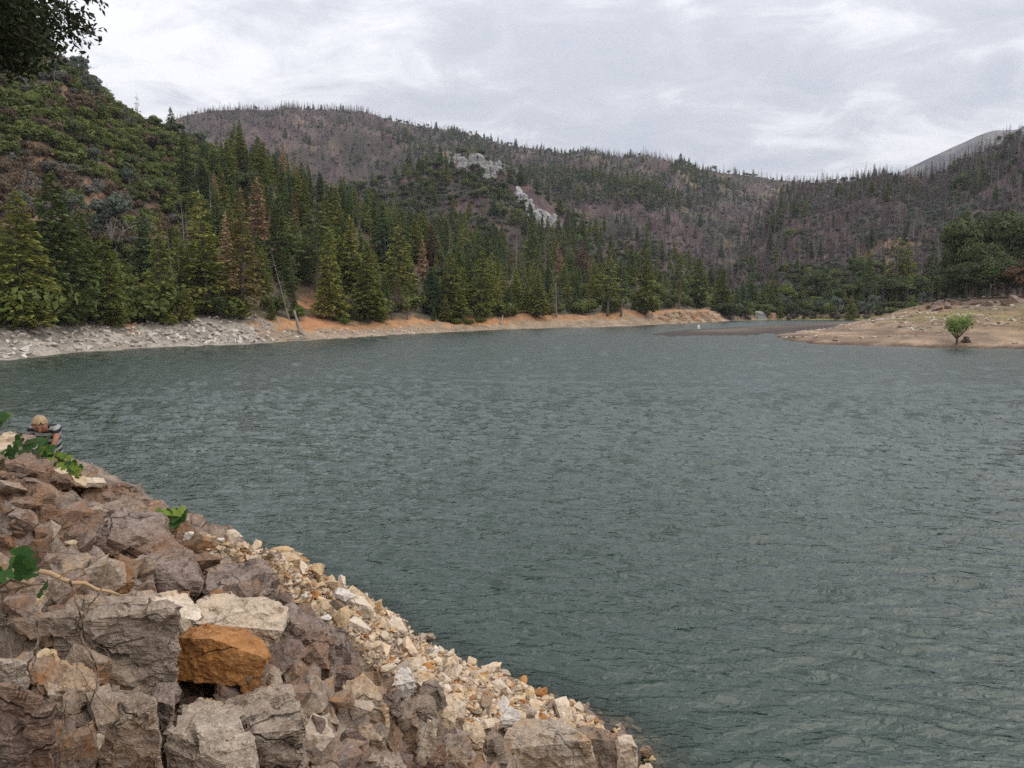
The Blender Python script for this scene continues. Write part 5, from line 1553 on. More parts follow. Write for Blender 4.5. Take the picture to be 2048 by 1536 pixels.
FOOT = [(-20, 1030), (320, 1030), (560, 1190), (700, 1420), (860, 1500), (1000, 1540), (700, 1540), (-20, 1540)]
g = np.random.default_rng(77)
def lay(me, P, size, parent=None, name='stone', sink=.18):
    o = bpy.data.objects.new(name, me)
    COL.objects.link(o)
    o.location = (P[0], P[1], P[2] + size * sink + .02)
    o.rotation_euler = (g.normal(0, .45), g.normal(0, .45), g.random() * 6.28)
    s = size * .7
    o.scale = (s, s, s * (.8 + .5 * g.random()))
    if parent is not None: o.parent = parent
    return o
spots = []
tries = 0
while len(spots) < 330 and tries < 20000:
    tries += 1
    x, y = g.uniform(330, 1250), g.uniform(1050, 1505)
    reg = 'lower' if in_poly(x, y, RUBBLE) else 'upper' if in_poly(x, y, UPPER) else None
    if not reg: continue
    wpx = 17 + 40 * g.random() ** 1.9
    if any((x - a) ** 2 + (y - b) ** 2 < (.36 * (wpx + c)) ** 2 for a, b, c, *_ in spots): continue
    P = on_bank(x, y, KZ)
    if P is None or P[2] < -.15: continue
    spots.append((x, y, wpx, P, reg))
spots.sort(key=lambda s: -s[2])
NAMEC = {'tan': 'tan', 'pale': 'cream', 'yellow': 'ochre', 'rust': 'rust-red', 'white': 'whitish', 'grey': 'grey', 'brown': 'brown', 'purple': 'purple-grey'}
def place_word(x):
    return ('above the dark cracked ledge' if x < 520 else 'near the square tan boulder' if x < 660 else 'around the long pale block' if x < 770 else 'behind the upright pale rock' if x < 880 else 'behind the splintered columns' if x < 990 else 'behind the white rock' if x < 1080 else 'near the rounded cream boulder')
for n_, (x, y, wpx, P, reg) in enumerate(spots[:300]):
    mt = MATS[int(g.choice(6, p=(.44, .20, .12, .06, .06, .12)))]
    size = P[1] * wpx / F
    pool = FM if wpx > 22 else SM
    o = lay(pool[mt][int(g.integers(len(pool[mt])))], P, size)
    tag(o, '%s %s stone in the loose rubble %s' % ('large' if wpx > 28 else 'small' if wpx < 15 else 'mid-sized', NAMEC[mt], place_word(x)), 'stone', 'loose rubble stones ' + place_word(x))
# finer rubble, too many to count
fp, fs = [], []
tries = 0
while len(fp) < 4200 and tries < 30000:
    tries += 1
    x, y = g.uniform(330, 1320), g.uniform(1050, 1536)
    if in_poly(x, y, RUBBLE) or in_poly(x, y, UPPER) or (in_poly(x, y, [(1100, 1420), (1345, 1536), (1250, 1536), (1150, 1470)])):
        P = on_bank(x, y, KZ)
        if P is None or P[2] < -.5: continue
        w = P[1] * (8 + 16 * g.random() ** 2) / F
        fp.append(P + np.array((0, 0, w * .2))); fs.append(np.array((w, w, w * .8)) * .5)
xr, yr = g.uniform(-13, 4, 9000), g.uniform(7, 22, 9000)
zr = bank_z(xr, yr)
for x, y, z in zip(xr, yr, zr):            # and on down the far side of the bank to the waterline
    if -.25 < z < 1.5 and len(fp) < 7400:
        w = .06 + .16 * g.random() ** 2
        fp.append(np.array((x, y, z + w * .2))); fs.append(np.array((w, w, w * .8)) * .6)
def src(me): return bpy.data.objects.new('src', me)
sp_mats = ['tan', 'pale', 'yellow', 'greytan', 'tan', 'tan', 'greytan', 'rust']
strew('rubble', np.array(fp), np.array(fs), g.integers(0, 16, len(fp)), [src(SM[sp_mats[i % 8]][i % 12]) for i in range(16)], 'fine tan and ochre rubble between the stones of the near bank', 'rubble', 9, .5)
# broken rock in the gaps of the bedrock (pieces of the bank)
k = 0; tries = 0
while k < 300 and tries < 12000:
    tries += 1
    x, y = g.uniform(-10, 1000), g.uniform(935, 1540)
    up = in_poly(x, y, LEFTR)
    if not (up or in_poly(x, y, FOOT)) or (285 < x < 395 and 1005 < y < 1085): continue
    P = on_bank(x, y, KZ)
    if P is None: continue
    wpx = (18 + 50 * g.random() ** 1.6) * (1 if up else 1.3)
    mt = ['brown', 'purple', 'grey', 'greytan'][int(g.choice(4, p=(.34, .32, .28, .06)))]
    lay(FM[mt][int(g.integers(8))], P, P[1] * wpx / F, bank, 'rock', .1); k += 1

# ================================================================ SHORE DETAIL
# pale rocks on the far left shore
ORDN = 'first second third fourth fifth sixth seventh eighth ninth tenth eleventh twelfth thirteenth fourteenth fifteenth sixteenth seventeenth eighteenth nineteenth twentieth'.split()
P, px, py, t = left_hill.scatter(30000, .01, .145, 81, (-40, 1500))
g = np.random.default_rng(81)
pr_ = np.where(px < 470, .95, np.where(px < 560, .6, .38)) * np.where((px > 560) & (t > .09), .25, 1)
k = np.nonzero(g.random(len(P)) < pr_)[0]
k = k[thin(P[k], np.where(px[k] < 540, .75, 1.1))]
sz = (.32 + 1.0 * g.random(len(k)) ** 2.6) * np.where(px[k] < 540, 1.0, .6)
SC = {m: RK[m] for m in RK}
RK['scree'] = rock_mat('scree_rock', (.27, .235, .20), (.46, .41, .36), (.62, .57, .515), (.42, .32, .22), .1, .25, .6, .2)
scree_src = [src(stone_mesh(STONE[i], 'scree')) for i in range(8)]
strew('scree', P[k] + np.c_[0 * sz, 0 * sz, sz * .12], np.c_[sz, sz, sz * .8] * .62, g.integers(0, 8, len(k)), scree_src, 'pale grey scree of broken rock along the far left shore', 'scree', 12, .4)
for n_, (px_, py_, w_) in enumerate(sorted([(398, 668, 9), (418, 676, 11), (436, 672, 10), (452, 680, 13), (466, 674, 11), (478, 682, 14), (492, 677, 12), (505, 684, 13), (516, 678, 10), (528, 684, 9), (430, 684, 12), (404, 684, 10), (376, 680, 11), (352, 684, 9), (330, 690, 9), (300, 688, 8), (270, 684, 9), (240, 690, 8), (535, 676, 8), (545, 682, 7)])):
    P3 = left_hill.place(px_, py_)
    s_ = math.hypot(*P3[:2]) * w_ / F
    o = lay(stone_mesh(FINE[n_ % 8], 'scree'), P3, s_, None, 'boulder', .2)
    tag(o, 'pale boulder of the far scree, %s from the left among its largest' % ORDN[n_], 'rock', 'large boulders of the far scree')
# stones on the right-hand spit
n_ = 11000
bx, by = g.uniform(46, 150, n_), g.uniform(95, 190, n_)
bz = beach_z(bx, by)
dn = fbm2(bx, by, .07, 3, 4)
keep = (bz > .0) & (g.random(n_) < np.clip(.25 + .9 * dn, .04, 1) * np.where(bx > 85, .3, 1) * np.where(bz > 4.3, 1.6, 1)) & (bz < 6)
sz = .16 + .95 * g.random(keep.sum()) ** 4
RK['beachstone'] = rock_mat('beach_stone', (.15, .12, .095), (.40, .345, .285), (.60, .545, .475), (.3, .2, .13), .1, .25, .6, .2)
strew('beach_stones', np.c_[bx, by, bz + .03][keep], np.c_[sz, sz, sz * .6] * .62, g.integers(0, 6, keep.sum()), [src(stone_mesh(STONE[i + 4], 'beachstone')) for i in range(6)], 'small pale stones strewn over the right-hand spit', 'stones', 14, .3)
for px_, py_, w_, lab in ((1990, 650, 8, 'pale flat stone alone on the grassy beach right of the willow'), (1700, 661, 8, 'pale boulder on the crest of the stony spit'), (1632, 676, 9, 'tan boulder on the tip of the stony spit'), (2030, 688, 7, 'small pale rock at the waterline by the right edge')):
    P3 = on_beach(px_, py_)
    o = lay(stone_mesh(FINE[px_ % 8], 'beachstone'), P3, math.hypot(*P3[:2]) * w_ / F, None, 'boulder', .15); tag(o, lab, 'rock')
# dark rocks above the beach
for n_, (px_, py_) in enumerate(sorted(((1858, 616), (1880, 611), (1895, 617), (1912, 610), (1930, 616), (1950, 608), (1972, 612), (1990, 606), (2010, 610), (2032, 604), (1840, 622), (1870, 622)))):
    P3 = on_beach(px_, py_)
    o = lay(stone_mesh(FINE[n_ % 8], 'purple'), P3, math.hypot(*P3[:2]) * (13 + 5 * (n_ % 3)) / F, None, 'boulder', .05)
    tag(o, '%s dark rock from the left in the line between beach and grove' % ORDN[n_], 'rock', 'dark rocks above the beach')

# pale limestone outcrops on the hill
RK['lime'] = rock_mat('pale_outcrop_rock', (.13, .125, .12), (.27, .26, .25), (.42, .405, .39), (.28, .2, .14), .15, .08, .8, .3)
RK['limewhite'] = rock_mat('white_outcrop_rock', (.19, .185, .18), (.38, .37, .36), (.55, .54, .525), (.36, .28, .2), .08, .08, .8, .3)
def outcrop(blocks, land, label, seed, mat='lime', k=1.0):
    g = np.random.default_rng(seed)
    base = land.place(blocks[0][0], blocks[0][1])
    root = empty('rock_outcrop', tuple(base))
    tag(root, label, 'rock')
    for i, (px_, py_, w_, h_) in enumerate(blocks):
        P3 = land.place(px_, py_) - base
        r_ = math.hypot(*(P3 + base)[:2])
        W, Hh = k * r_ * w_ / F * .5, k * r_ * h_ / F
        pts = []
        for q in range(11):
            a = q * 6.283 / 11 + g.normal(0, .15)
            pts.append(np.array((math.cos(a) * W * (.8 + .4 * g.random()), math.sin(a) * W * .8, -2.0)))
            if q % 2: pts.append(np.array((math.cos(a) * W * (.3 + .6 * g.random()), math.sin(a) * W * .5 + W * .2, Hh * (.55 + .5 * g.random()))))
        V, Fc = rough_hull(pts, .9, max(W, Hh) * .09, seed * 31 + i, .9)
        o = mesh_obj('rock', V, Fc, RK[mat], root, False)
        o.location = tuple(P3)
    return root
outcrop([(925, 330, 34, 22), (905, 326, 24, 16), (945, 326, 30, 24), (963, 330, 26, 22), (980, 338, 28, 26), (996, 342, 24, 26), (940, 338, 22, 14), (970, 350, 22, 22), (985, 352, 20, 20), (915, 316, 26, 10), (950, 312, 30, 9)], outcrop_hill, 'pale rock cliff capping the hill in the middle distance', 3, 'lime', .85)
outcrop([(1040, 396, 20, 22), (1035, 388, 14, 14), (1047, 410, 20, 20), (1056, 420, 20, 18), (1066, 430, 22, 20), (1078, 438, 22, 20), (1092, 446, 24, 20), (1106, 450, 22, 18), (1116, 452, 18, 14), (1060, 440, 14, 12), (1084, 450, 16, 12)], outcrop_hill, 'white rock band slanting down the hillside below the cliff', 5, 'limewhite', 1.15)

# tan bluff on the shore: broken rock face
root = empty('rock_bluff', tuple(left_hill.place(1370, 640)))
tag(root, 'tan broken rock bluff at the far end of the orange shore', 'rock')
g = np.random.default_rng(9)
for i, (px_, py_, w_, h_) in enumerate(((1345, 640, 34, 14), (1365, 641, 36, 18), (1388, 641, 36, 18), (1410, 640, 34, 15), (1430, 639, 30, 9), (1328, 643, 28, 9))):
    P3 = left_hill.place(px_, py_) - np.array(root.location)
    r_ = math.hypot(*(P3 + np.array(root.location))[:2]); W, Hh = r_ * w_ / F * .5, r_ * h_ / F
    pts = [np.array((math.cos(q * .7) * W, math.sin(q * .7) * W * .7 + W * .5, -.6)) for q in range(9)] + [np.array((math.cos(q * 1.1) * W * .7, math.sin(q * 1.1) * W * .5 + W * .7, Hh * (.7 + .4 * g.random()))) for q in range(6)]
    V, Fc = rough_hull(pts, .35, max(W, Hh) * .07, 70 + i, .9)
    RK['bluff'] = RK.get('bluff') or rock_mat('bluff_rock', (.24, .15, .09), (.37, .255, .165), (.47, .37, .27), (.40, .2, .09), .3, .15, .8, .2)
    mesh_obj('rock', V, Fc, RK['bluff'], root, False).location = tuple(P3)
root = empty('rock_bluff', tuple(right_hill.place(1535, 640)))
tag(root, 'grey and tan rock shelf at the head of the inlet', 'rock')
for i, (px_, py_, w_, h_) in enumerate(((1500, 639, 30, 12), (1522, 639, 30, 14), (1545, 639, 28, 12))):
    P3 = right_hill.place(px_, py_) - np.array(root.location)
    r_ = math.hypot(*(P3 + np.array(root.location))[:2]); W, Hh = r_ * w_ / F * .5, r_ * h_ / F
    pts = [np.array((math.cos(q * .7) * W, math.sin(q * .7) * W * .7 + W * .5, -.6)) for q in range(9)] + [np.array((math.cos(q * 1.1) * W * .7, math.sin(q * 1.1) * W * .5 + W * .7, Hh * (.7 + .4 * g.random()))) for q in range(6)]
    V, Fc = rough_hull(pts, .4, max(W, Hh) * .07, 90 + i, .9)
    mesh_obj('rock', V, Fc, RK['bluff'] if i != 1 else RK['lime'], root, False).location = tuple(P3)

# driftwood, broken trunk, stump, buoy
def log(name, a, b, r, label, cat='log', mat='grey_bark', knots=5, seed=0, stubs=3):
    g = np.random.default_rng(seed)
    a, b = np.array(a, float), np.array(b, float)
    o = empty(name, tuple(a))
    pts = [np.zeros(3)]
    for i in range(1, knots + 1):
        f = i / knots
        pts.append((b - a) * f + g.normal(0, r * .4, 3) * (1 if i < knots else 0))
    Geo().tube(pts, [r * (1 - .45 * i / knots) * (1 + .1 * g.normal()) for i in range(knots + 1)], 8).obj('trunk', M[mat], o, True, True)
    gg = Geo()
    for i in range(stubs):
        q = pts[1 + i % (knots - 1)]
        d = unit(g.normal(0, 1, 3)); gg.tube([q, q + d * r * (3 + 4 * g.random())], [r * .35, r * .12], 5)
    gg.obj('branch_stubs', M[mat], o, True, True)
    tag(o, label, cat)
    return o
P3 = left_hill.place(604, 671); Q3 = left_hill.place(590, 655)
log('broken_trunk', P3 - (0, 0, .2), np.array(atr(588, 620, math.hypot(*P3[:2]) + 1)), .30, 'broken tree trunk leaning over the bank at the red soil scar', 'log', 'grey_bark', 5, 2)
for a_, b_, r_, lab in (((560, 676), (596, 672), .14, 'grey driftwood log at the foot of the leaning trunk'), ((575, 681), (612, 678), .12, 'lower driftwood log by the water under the red soil scar'), ((585, 668), (610, 680), .10, 'thin crossed driftwood branch under the leaning trunk'),
        ((217, 660), (240, 665), .12, 'pale driftwood at the top of the scree'), ((1001, 650), (1006, 639), .22, 'short pale log leaning on the orange bank right of the grassy hollow'), ((640, 664), (660, 668), .1, 'short driftwood stick on the orange shore'), ((1105, 636), (1122, 640), .12, 'grey fallen branch below the thin grey conifer')):
    A3, B3 = left_hill.place(*a_), left_hill.place(*b_)
    log('driftwood', A3 + (0, 0, r_ * .6), B3 + (0, 0, r_ * .8 + (.8 if b_[1] < 640 else 0)), r_, lab, 'log', 'grey_bark', 5, int(a_[0]))
P3 = on_beach(1839, 659); Q3 = on_beach(1862, 656); log('driftwood', P3 + (0, 0, .12), Q3 + (0, 0, .12), .14, 'pale driftwood log lying on the beach left of the willow', 'log', 'grey_bark', 5, 8)
P3 = on_beach(1932, 684)
o = empty('tree_stump', tuple(P3))
gs = Geo()
for q in range(7):
    a = q * .9
    gs.tube([np.array((.62 * math.cos(a), .62 * math.sin(a), -.1)), np.array((.36 * math.cos(a), .36 * math.sin(a), .2)), np.array((.22 * math.cos(a), .22 * math.sin(a), .62 + .06 * (q % 3)))], [.11, .14, .13], 6)
gs.tube([(0, 0, -.1), (0, 0, .3), (0, 0, .66)], [.42, .36, .3], 10)
st_ = gs.obj('stump', M['bark'], o, True, True)
Geo().tube([(0, 0, .655), (0, 0, .675)], [.29, .28], 10).obj('cut_top', M['grey_bark'], st_)
tag(o, 'dark tree stump just right of the lone willow', 'stump')
bz0 = wl(1397, 657)
o = empty('buoy', tuple(bz0))
wm = simple_mat('buoy_white', (.72, .72, .70), (.8, .8, .8), 5, .5)
om = simple_mat('buoy_orange', (.6, .22, .05), (.7, .26, .06), 5, .5)
prof = [(.0, -.3), (.22, -.25), (.3, -.05), (.3, .25), (.24, .55), (.16, .75), (.05, .82), (.0, .83)]
V, Fc = [], []
for r_, z_ in prof:
    for k_ in range(14): V.append((r_ * math.cos(k_ * .4488), r_ * math.sin(k_ * .4488), z_))
for i in range(len(prof) - 1):
    for k_ in range(14): Fc.append((i * 14 + k_, i * 14 + (k_ + 1) % 14, (i + 1) * 14 + (k_ + 1) % 14, (i + 1) * 14 + k_))
fb = mesh_obj('float_body', V, Fc, wm, o)
Geo().tube([(0, 0, .3), (0, 0, .42)], [.305, .29], 14).obj('band', om, fb)
tag(o, 'small white buoy floating off the mud bar', 'buoy')

# ================================================================ VINES, TWIGS AND THE OAK OVERHEAD
VL = leaf_mat('grape_leaves', (.022, .06, .014), (.045, .11, .024), (.11, .19, .035), .3, .7)
VY = leaf_mat('pale_grape_leaves', (.12, .20, .03), (.22, .30, .05), (.32, .34, .09), .4, .7)
STEM = simple_mat('vine_stem', (.10, .065, .035), (.20, .13, .07), 20, .8)
DRY = simple_mat('dry_vine', (.10, .070, .048), (.215, .155, .11), 12, .85)
STICK = simple_mat('peeled_stick', (.30, .19, .10), (.48, .33, .19), 9, .7)
def grape_leaf(seed):
    g = np.random.default_rng(seed)
    n = 30
    V = [(0, 0, 0)]
    for i in range(n):
        a = -math.pi * .5 + .24 + (2 * math.pi - .48) * i / (n - 1)
        r = 1 + .11 * math.cos(5 * (a - math.pi / 2)) + .06 * (i % 2) + g.normal(0, .02)
        if abs(i - (n - 1) / 2) > n * .44: r *= .85
        x, y = r * math.cos(a), r * math.sin(a)
        V.append((x, y + .15, -.12 * (x * x + y * y) + .18 * abs(x) + g.normal(0, .025)))
    Fc = [(0, i, i + 1) for i in range(1, n)]
    me = bpy.data.meshes.new('leaf')
    me.from_pydata(V, [], Fc); me.update()
    me.polygons.foreach_set('use_smooth', [True] * len(me.polygons))
    return me
GL = []
for m_ in (VL, VY):
    for i in range(3):
        me = grape_leaf(i); me.materials.append(m_); GL.append(me)
def vine(label, leaves, stems, D, seed, yellow=.2, name='grape_vine'):
    """leaves: (x, y, width in px, distance)"""
    g = np.random.default_rng(seed)
    base = at(stems[0][0][0], stems[0][0][1], D)
    o = empty(name, tuple(base))
    tag(o, label, 'vine')
    for st in stems:
        pts = [at(x, y, D + g.normal(0, .03)) - base for x, y in st]
        Geo().tube(pts, np.linspace(.006, .003, len(pts)), 5).obj('stem', STEM, o, True, True)
    for x, y, w, dd in leaves:
        c = bpy.data.objects.new('leaf', GL[int(g.integers(3)) + (3 if g.random() < yellow else 0)])
        COL.objects.link(c)
        c.parent = o
        Y = D + dd
        c.location = tuple(at(x, y, Y) - base)
        s = Y * w / F * .56
        c.scale = (s, s, s)
        c.rotation_euler = (math.radians(58) + g.normal(0, .4), g.normal(0, .45), g.normal(0, .3))
        c.rotation_euler.rotate_axis('Z', g.random() * 6.28)
    return o
g = np.random.default_rng(33)
vine('cluster of fresh green grape leaves on the skyline of the bank', [(300 + 68 * g.random() ** .9, 1022 + 34 * g.random(), 13 + 9 * g.random(), g.normal(0, .10)) for _ in range(46)] + [(366, 1016, 10, 0)],
     [[(318, 1062), (328, 1040), (345, 1024)], [(318, 1062), (350, 1040), (366, 1018)], [(318, 1062), (306, 1044)]], 6.9, 3, .35)
vine('yellow-green grape vine trailing below the child', [(92 + 70 * f + g.normal(0, 5), 898 + 46 * f + g.normal(0, 8), 11 + 8 * g.random(), g.normal(0, .12)) for f in g.random(34)],
     [[(85, 890), (110, 912), (140, 930), (165, 944)], [(100, 905), (118, 920)]], 6.3, 5, .5)
vine('dark green grape leaves in front of the child', [(62, 889, 26, 0), (75, 887, 30, .05), (84, 894, 26, .1), (92, 883, 22, .1), (70, 901, 24, 0), (58, 895, 20, .1), (88, 905, 22, 0), (40, 877, 20, 0), (32, 889, 16, -.1), (25, 897, 22, -.2), (10, 903, 18, -.2), (48, 902, 18, 0), (60, 909, 16, .1), (98, 899, 14, .1), (40, 907, 18, -.1), (22, 909, 20, -.2)],
     [[(15, 905), (45, 890), (70, 884), (95, 876)], [(45, 890), (38, 866)]], 6.2, 7, .03)
vine('single vine shoot with dark leaves at the left edge above the rocks', [(2, 836, 24, 0), (12, 830, 16, .05), (-8, 842, 22, 0)], [[(-14, 905), (-6, 870), (2, 836)]], 5.6, 9, 0)
vine('large dark grape leaves over the left rocks', [(50, 1128, 36, 0), (32, 1112, 32, .03), (64, 1146, 32, .02), (86, 1180, 34, 0), (12, 1154, 28, -.05), (-6, 1146, 28, 0), (28, 1130, 26, .05), (46, 1108, 28, .02), (62, 1122, 26, -.02), (40, 1146, 26, .0)],
     [[(-20, 1190), (20, 1160), (46, 1124)], [(20, 1160), (60, 1170), (88, 1168)], [(-20, 1190), (6, 1152)]], 3.35, 11, 0)
# dry vine tangle
def dry_vine(label, lines, seed, name='dry_vine'):
    g = np.random.default_rng(seed)
    x0, y0, D0 = lines[0][1][0][0], lines[0][1][0][1], lines[0][2]
    base = at(x0, y0, D0)
    o = empty(name, tuple(base)); tag(o, label, 'vine')
    for r, pts, D in lines:
        P3 = []
        for i in range(len(pts) - 1):
            for f in np.linspace(0, 1, 5, endpoint=False):
                a, b = pts[i], pts[i + 1]
                P3.append(at(a[0] + (b[0] - a[0]) * f + g.normal(0, 1.2), a[1] + (b[1] - a[1]) * f + g.normal(0, 1.2), D + .05 * math.sin(i * 2 + f * 3) + g.normal(0, .008)) - base)
        P3.append(at(*pts[-1], D) - base)
        Geo().tube(P3, np.linspace(r, r * .45, len(P3)), 5).obj('stem', DRY, o, True, True)
    return o
dry_vine('thicker dry vine arching down in front of the square-fronted block', [
    (.0050, [(140, 1160), (150, 1185), (155, 1215), (165, 1245), (162, 1270), (170, 1290), (190, 1325), (195, 1345), (192, 1375), (185, 1400), (165, 1430), (150, 1470), (140, 1536)], 3.1),
    (.0040, [(165, 1245), (180, 1210), (196, 1190), (203, 1178), (195, 1150)], 3.15),
    (.0030, [(190, 1325), (200, 1330), (214, 1330), (219, 1312), (210, 1298), (185, 1290)], 3.1)], 1)
dry_vine('dry vine stem running down across the moss-yellow rock', [
    (.0045, [(75, 1240), (80, 1270), (68, 1310), (55, 1330), (62, 1355), (75, 1370), (85, 1395), (105, 1410), (140, 1435), (185, 1460), (250, 1485), (275, 1495)], 2.9),
    (.0035, [(80, 1270), (70, 1320), (66, 1332)], 2.9), (.0025, [(105, 1410), (150, 1440), (200, 1450), (260, 1480)], 2.92)], 2)
dry_vine('long thin dry vines crossing the lower left rocks', [
    (.0028, [(0, 1205), (60, 1225), (100, 1245), (130, 1275), (145, 1305), (155, 1335), (180, 1375), (220, 1420), (260, 1460), (300, 1505), (320, 1536)], 3.0),
    (.0022, [(0, 1235), (50, 1245), (110, 1270), (160, 1280)], 3.05), (.0022, [(0, 1350), (30, 1365), (60, 1385), (90, 1410)], 2.8),
    (.0022, [(95, 1450), (112, 1500), (118, 1536)], 2.75), (.002, [(130, 1400), (126, 1450), (124, 1490), (140, 1536)], 2.8), (.002, [(175, 1440), (190, 1490), (210, 1515), (250, 1515)], 2.9),
    (.002, [(290, 1536), (310, 1515), (330, 1500)], 2.9), (.002, [(5, 1230), (15, 1280), (28, 1330), (35, 1365)], 2.9)], 3)
dry_vine('thin brown vine strands over the upper left ledge', [
    (.0030, [(0, 1065), (30, 1085), (70, 1100), (110, 1105), (150, 1108), (172, 1110)], 4.4), (.0026, [(0, 1075), (40, 1092), (60, 1110), (70, 1130), (85, 1140)], 4.3),
    (.0024, [(50, 1180), (55, 1160), (70, 1152), (110, 1150)], 3.5), (.0026, [(105, 1165), (140, 1140), (165, 1138), (172, 1148), (150, 1160), (120, 1165), (95, 1178)], 3.6), (.002, [(90, 1052), (120, 1050), (140, 1040), (190, 980)], 5.2)], 4)
Pa, Pb = at(76, 1142, 3.75), at(238, 1190, 3.9)
log('fallen_stick', Pa, Pb, .014, 'peeled tan stick lying across the rocks under the vine leaves', 'stick', 'bark', 7, 4, 2)
for c in bpy.data.objects:
    if c.parent and c.parent.name.startswith('fallen_stick') and c.type == 'MESH': c.data.materials[0] = STICK

# oak on the bank to the left; one limb hangs into view
OAKLEAF = leaf_mat('overhead_oak_leaves', (.016, .024, .010), (.036, .050, .018), (.075, .060, .028), .2, .5)
oak = empty('oak_tree', (-6.6, 4.2, float(bank_z(-6.6, 4.2)) - .1))
tag(oak, 'oak whose dark leafy limb hangs into the top left corner', 'tree')
ob = np.array(oak.location)
g = np.random.default_rng(12)
tips = []
Geo().tube([np.array((0, 0, -.2)), np.array((.1, .05, 1.5)), np.array((.25, .2, 3.2)), np.array((.3, .3, 4.6))], [.30, .24, .19, .13], 10).obj('trunk', M['bark'], oak, True, True)
limb, crown = Geo(), Geo()
hub = np.array((.3, .25, 3.6))
LC, LA, LB = [], [], []
def spray(a, b, r, n, size=.030, wid=.10):
    """a drooping twig set with small leaves"""
    m_ = (a + b) / 2 + np.array((0, 0, .04 * np.linalg.norm(b - a)))
    limb.tube([a, m_, b], [r, r * .6, r * .25], 4)
    u = g.random(n) ** .8
    c = np.where((u < .5)[:, None], a + (m_ - a) * (u * 2)[:, None], m_ + (b - m_) * (u * 2 - 1)[:, None])
    c = c + g.normal(0, wid * .5, (n, 3)) * np.array((1, 1, .8))
    s = size * (.55 + .6 * g.random(n))
    A_ = unit(unit(b - a)[None] * .5 + g.normal(0, .8, (n, 3)) + (0, 0, -.3))
    B_ = unit(np.cross(A_, g.normal(0, 1, (n, 3))))
    LC.append(c); LA.append(A_ * s[:, None]); LB.append(B_ * (s * .45)[:, None])
def sub(px_, py_, Y): return at(px_, py_, Y) - ob
# dense mass at the left, then finger-like sprays to the right
for k_ in range(100):
    x, y = -90 + 190 * g.random(), -60 + 180 * g.random()
    if y > 128 - max(0, x) * .35 or (x > 72 and y < 40): continue
    Y = 5.0 + 1.3 * g.random()
    b_ = sub(x + 12, y + 12 + 10 * g.random(), Y)
    a_ = sub(x - 45 - 30 * g.random(), y - 50 * g.random(), Y - .1)
    spray(a_, b_, .008, 75, .033, .13)
for (x0, y0, x1, y1, n) in ((20, -20, 150, 72, 70), (60, -25, 185, 62, 65), (110, -30, 198, 8, 40), (95, -10, 168, 50, 45), (120, 30, 165, 96, 45), (60, 20, 130, 68, 45), (40, 40, 112, 90, 55), (20, 60, 100, 108, 55), (0, 90, 70, 138, 55), (-10, 110, 40, 145, 45), (140, 40, 196, 74, 22), (100, 20, 180, 42, 30), (10, 100, 66, 150, 40)):
    spray(sub(x0, y0, 5.4 + .6 * g.random()), sub(x1, y1, 5.5 + .5 * g.random()), .006, int(n * 1.7), .028, .085)
for k_ in range(9):
    e = sub(-40 + 30 * g.random(), -30 + 120 * g.random(), 5.2 + .8 * g.random())
    limb.tube([hub, hub * .5 + e * .5 + np.array((0, 0, .3)), e], [.06, .035, .012], 6)
for k_ in range(160):    # the rest of the crown, out of view
    d = unit(g.normal(0, 1, 3)); d[2] = abs(d[2]) * .6
    c_ = np.array((-.9, .2, 4.6)) + d * np.array((2.2, 2.2, 1.5)) * (.6 + .4 * g.random())
    q = proj((c_ + ob)[None])
    if 0 < q[0][0] + 260 and q[1][0] > -160 and c_[1] + ob[1] > .5: continue
    spray(c_ - d * .5, c_, .012, 70, .05, .35)
limb.obj('limbs', M['bark'], oak, True, True)
crown.cards(np.concatenate(LC), np.concatenate(LA), np.concatenate(LB))
crown.obj('crown', OAKLEAF, oak)

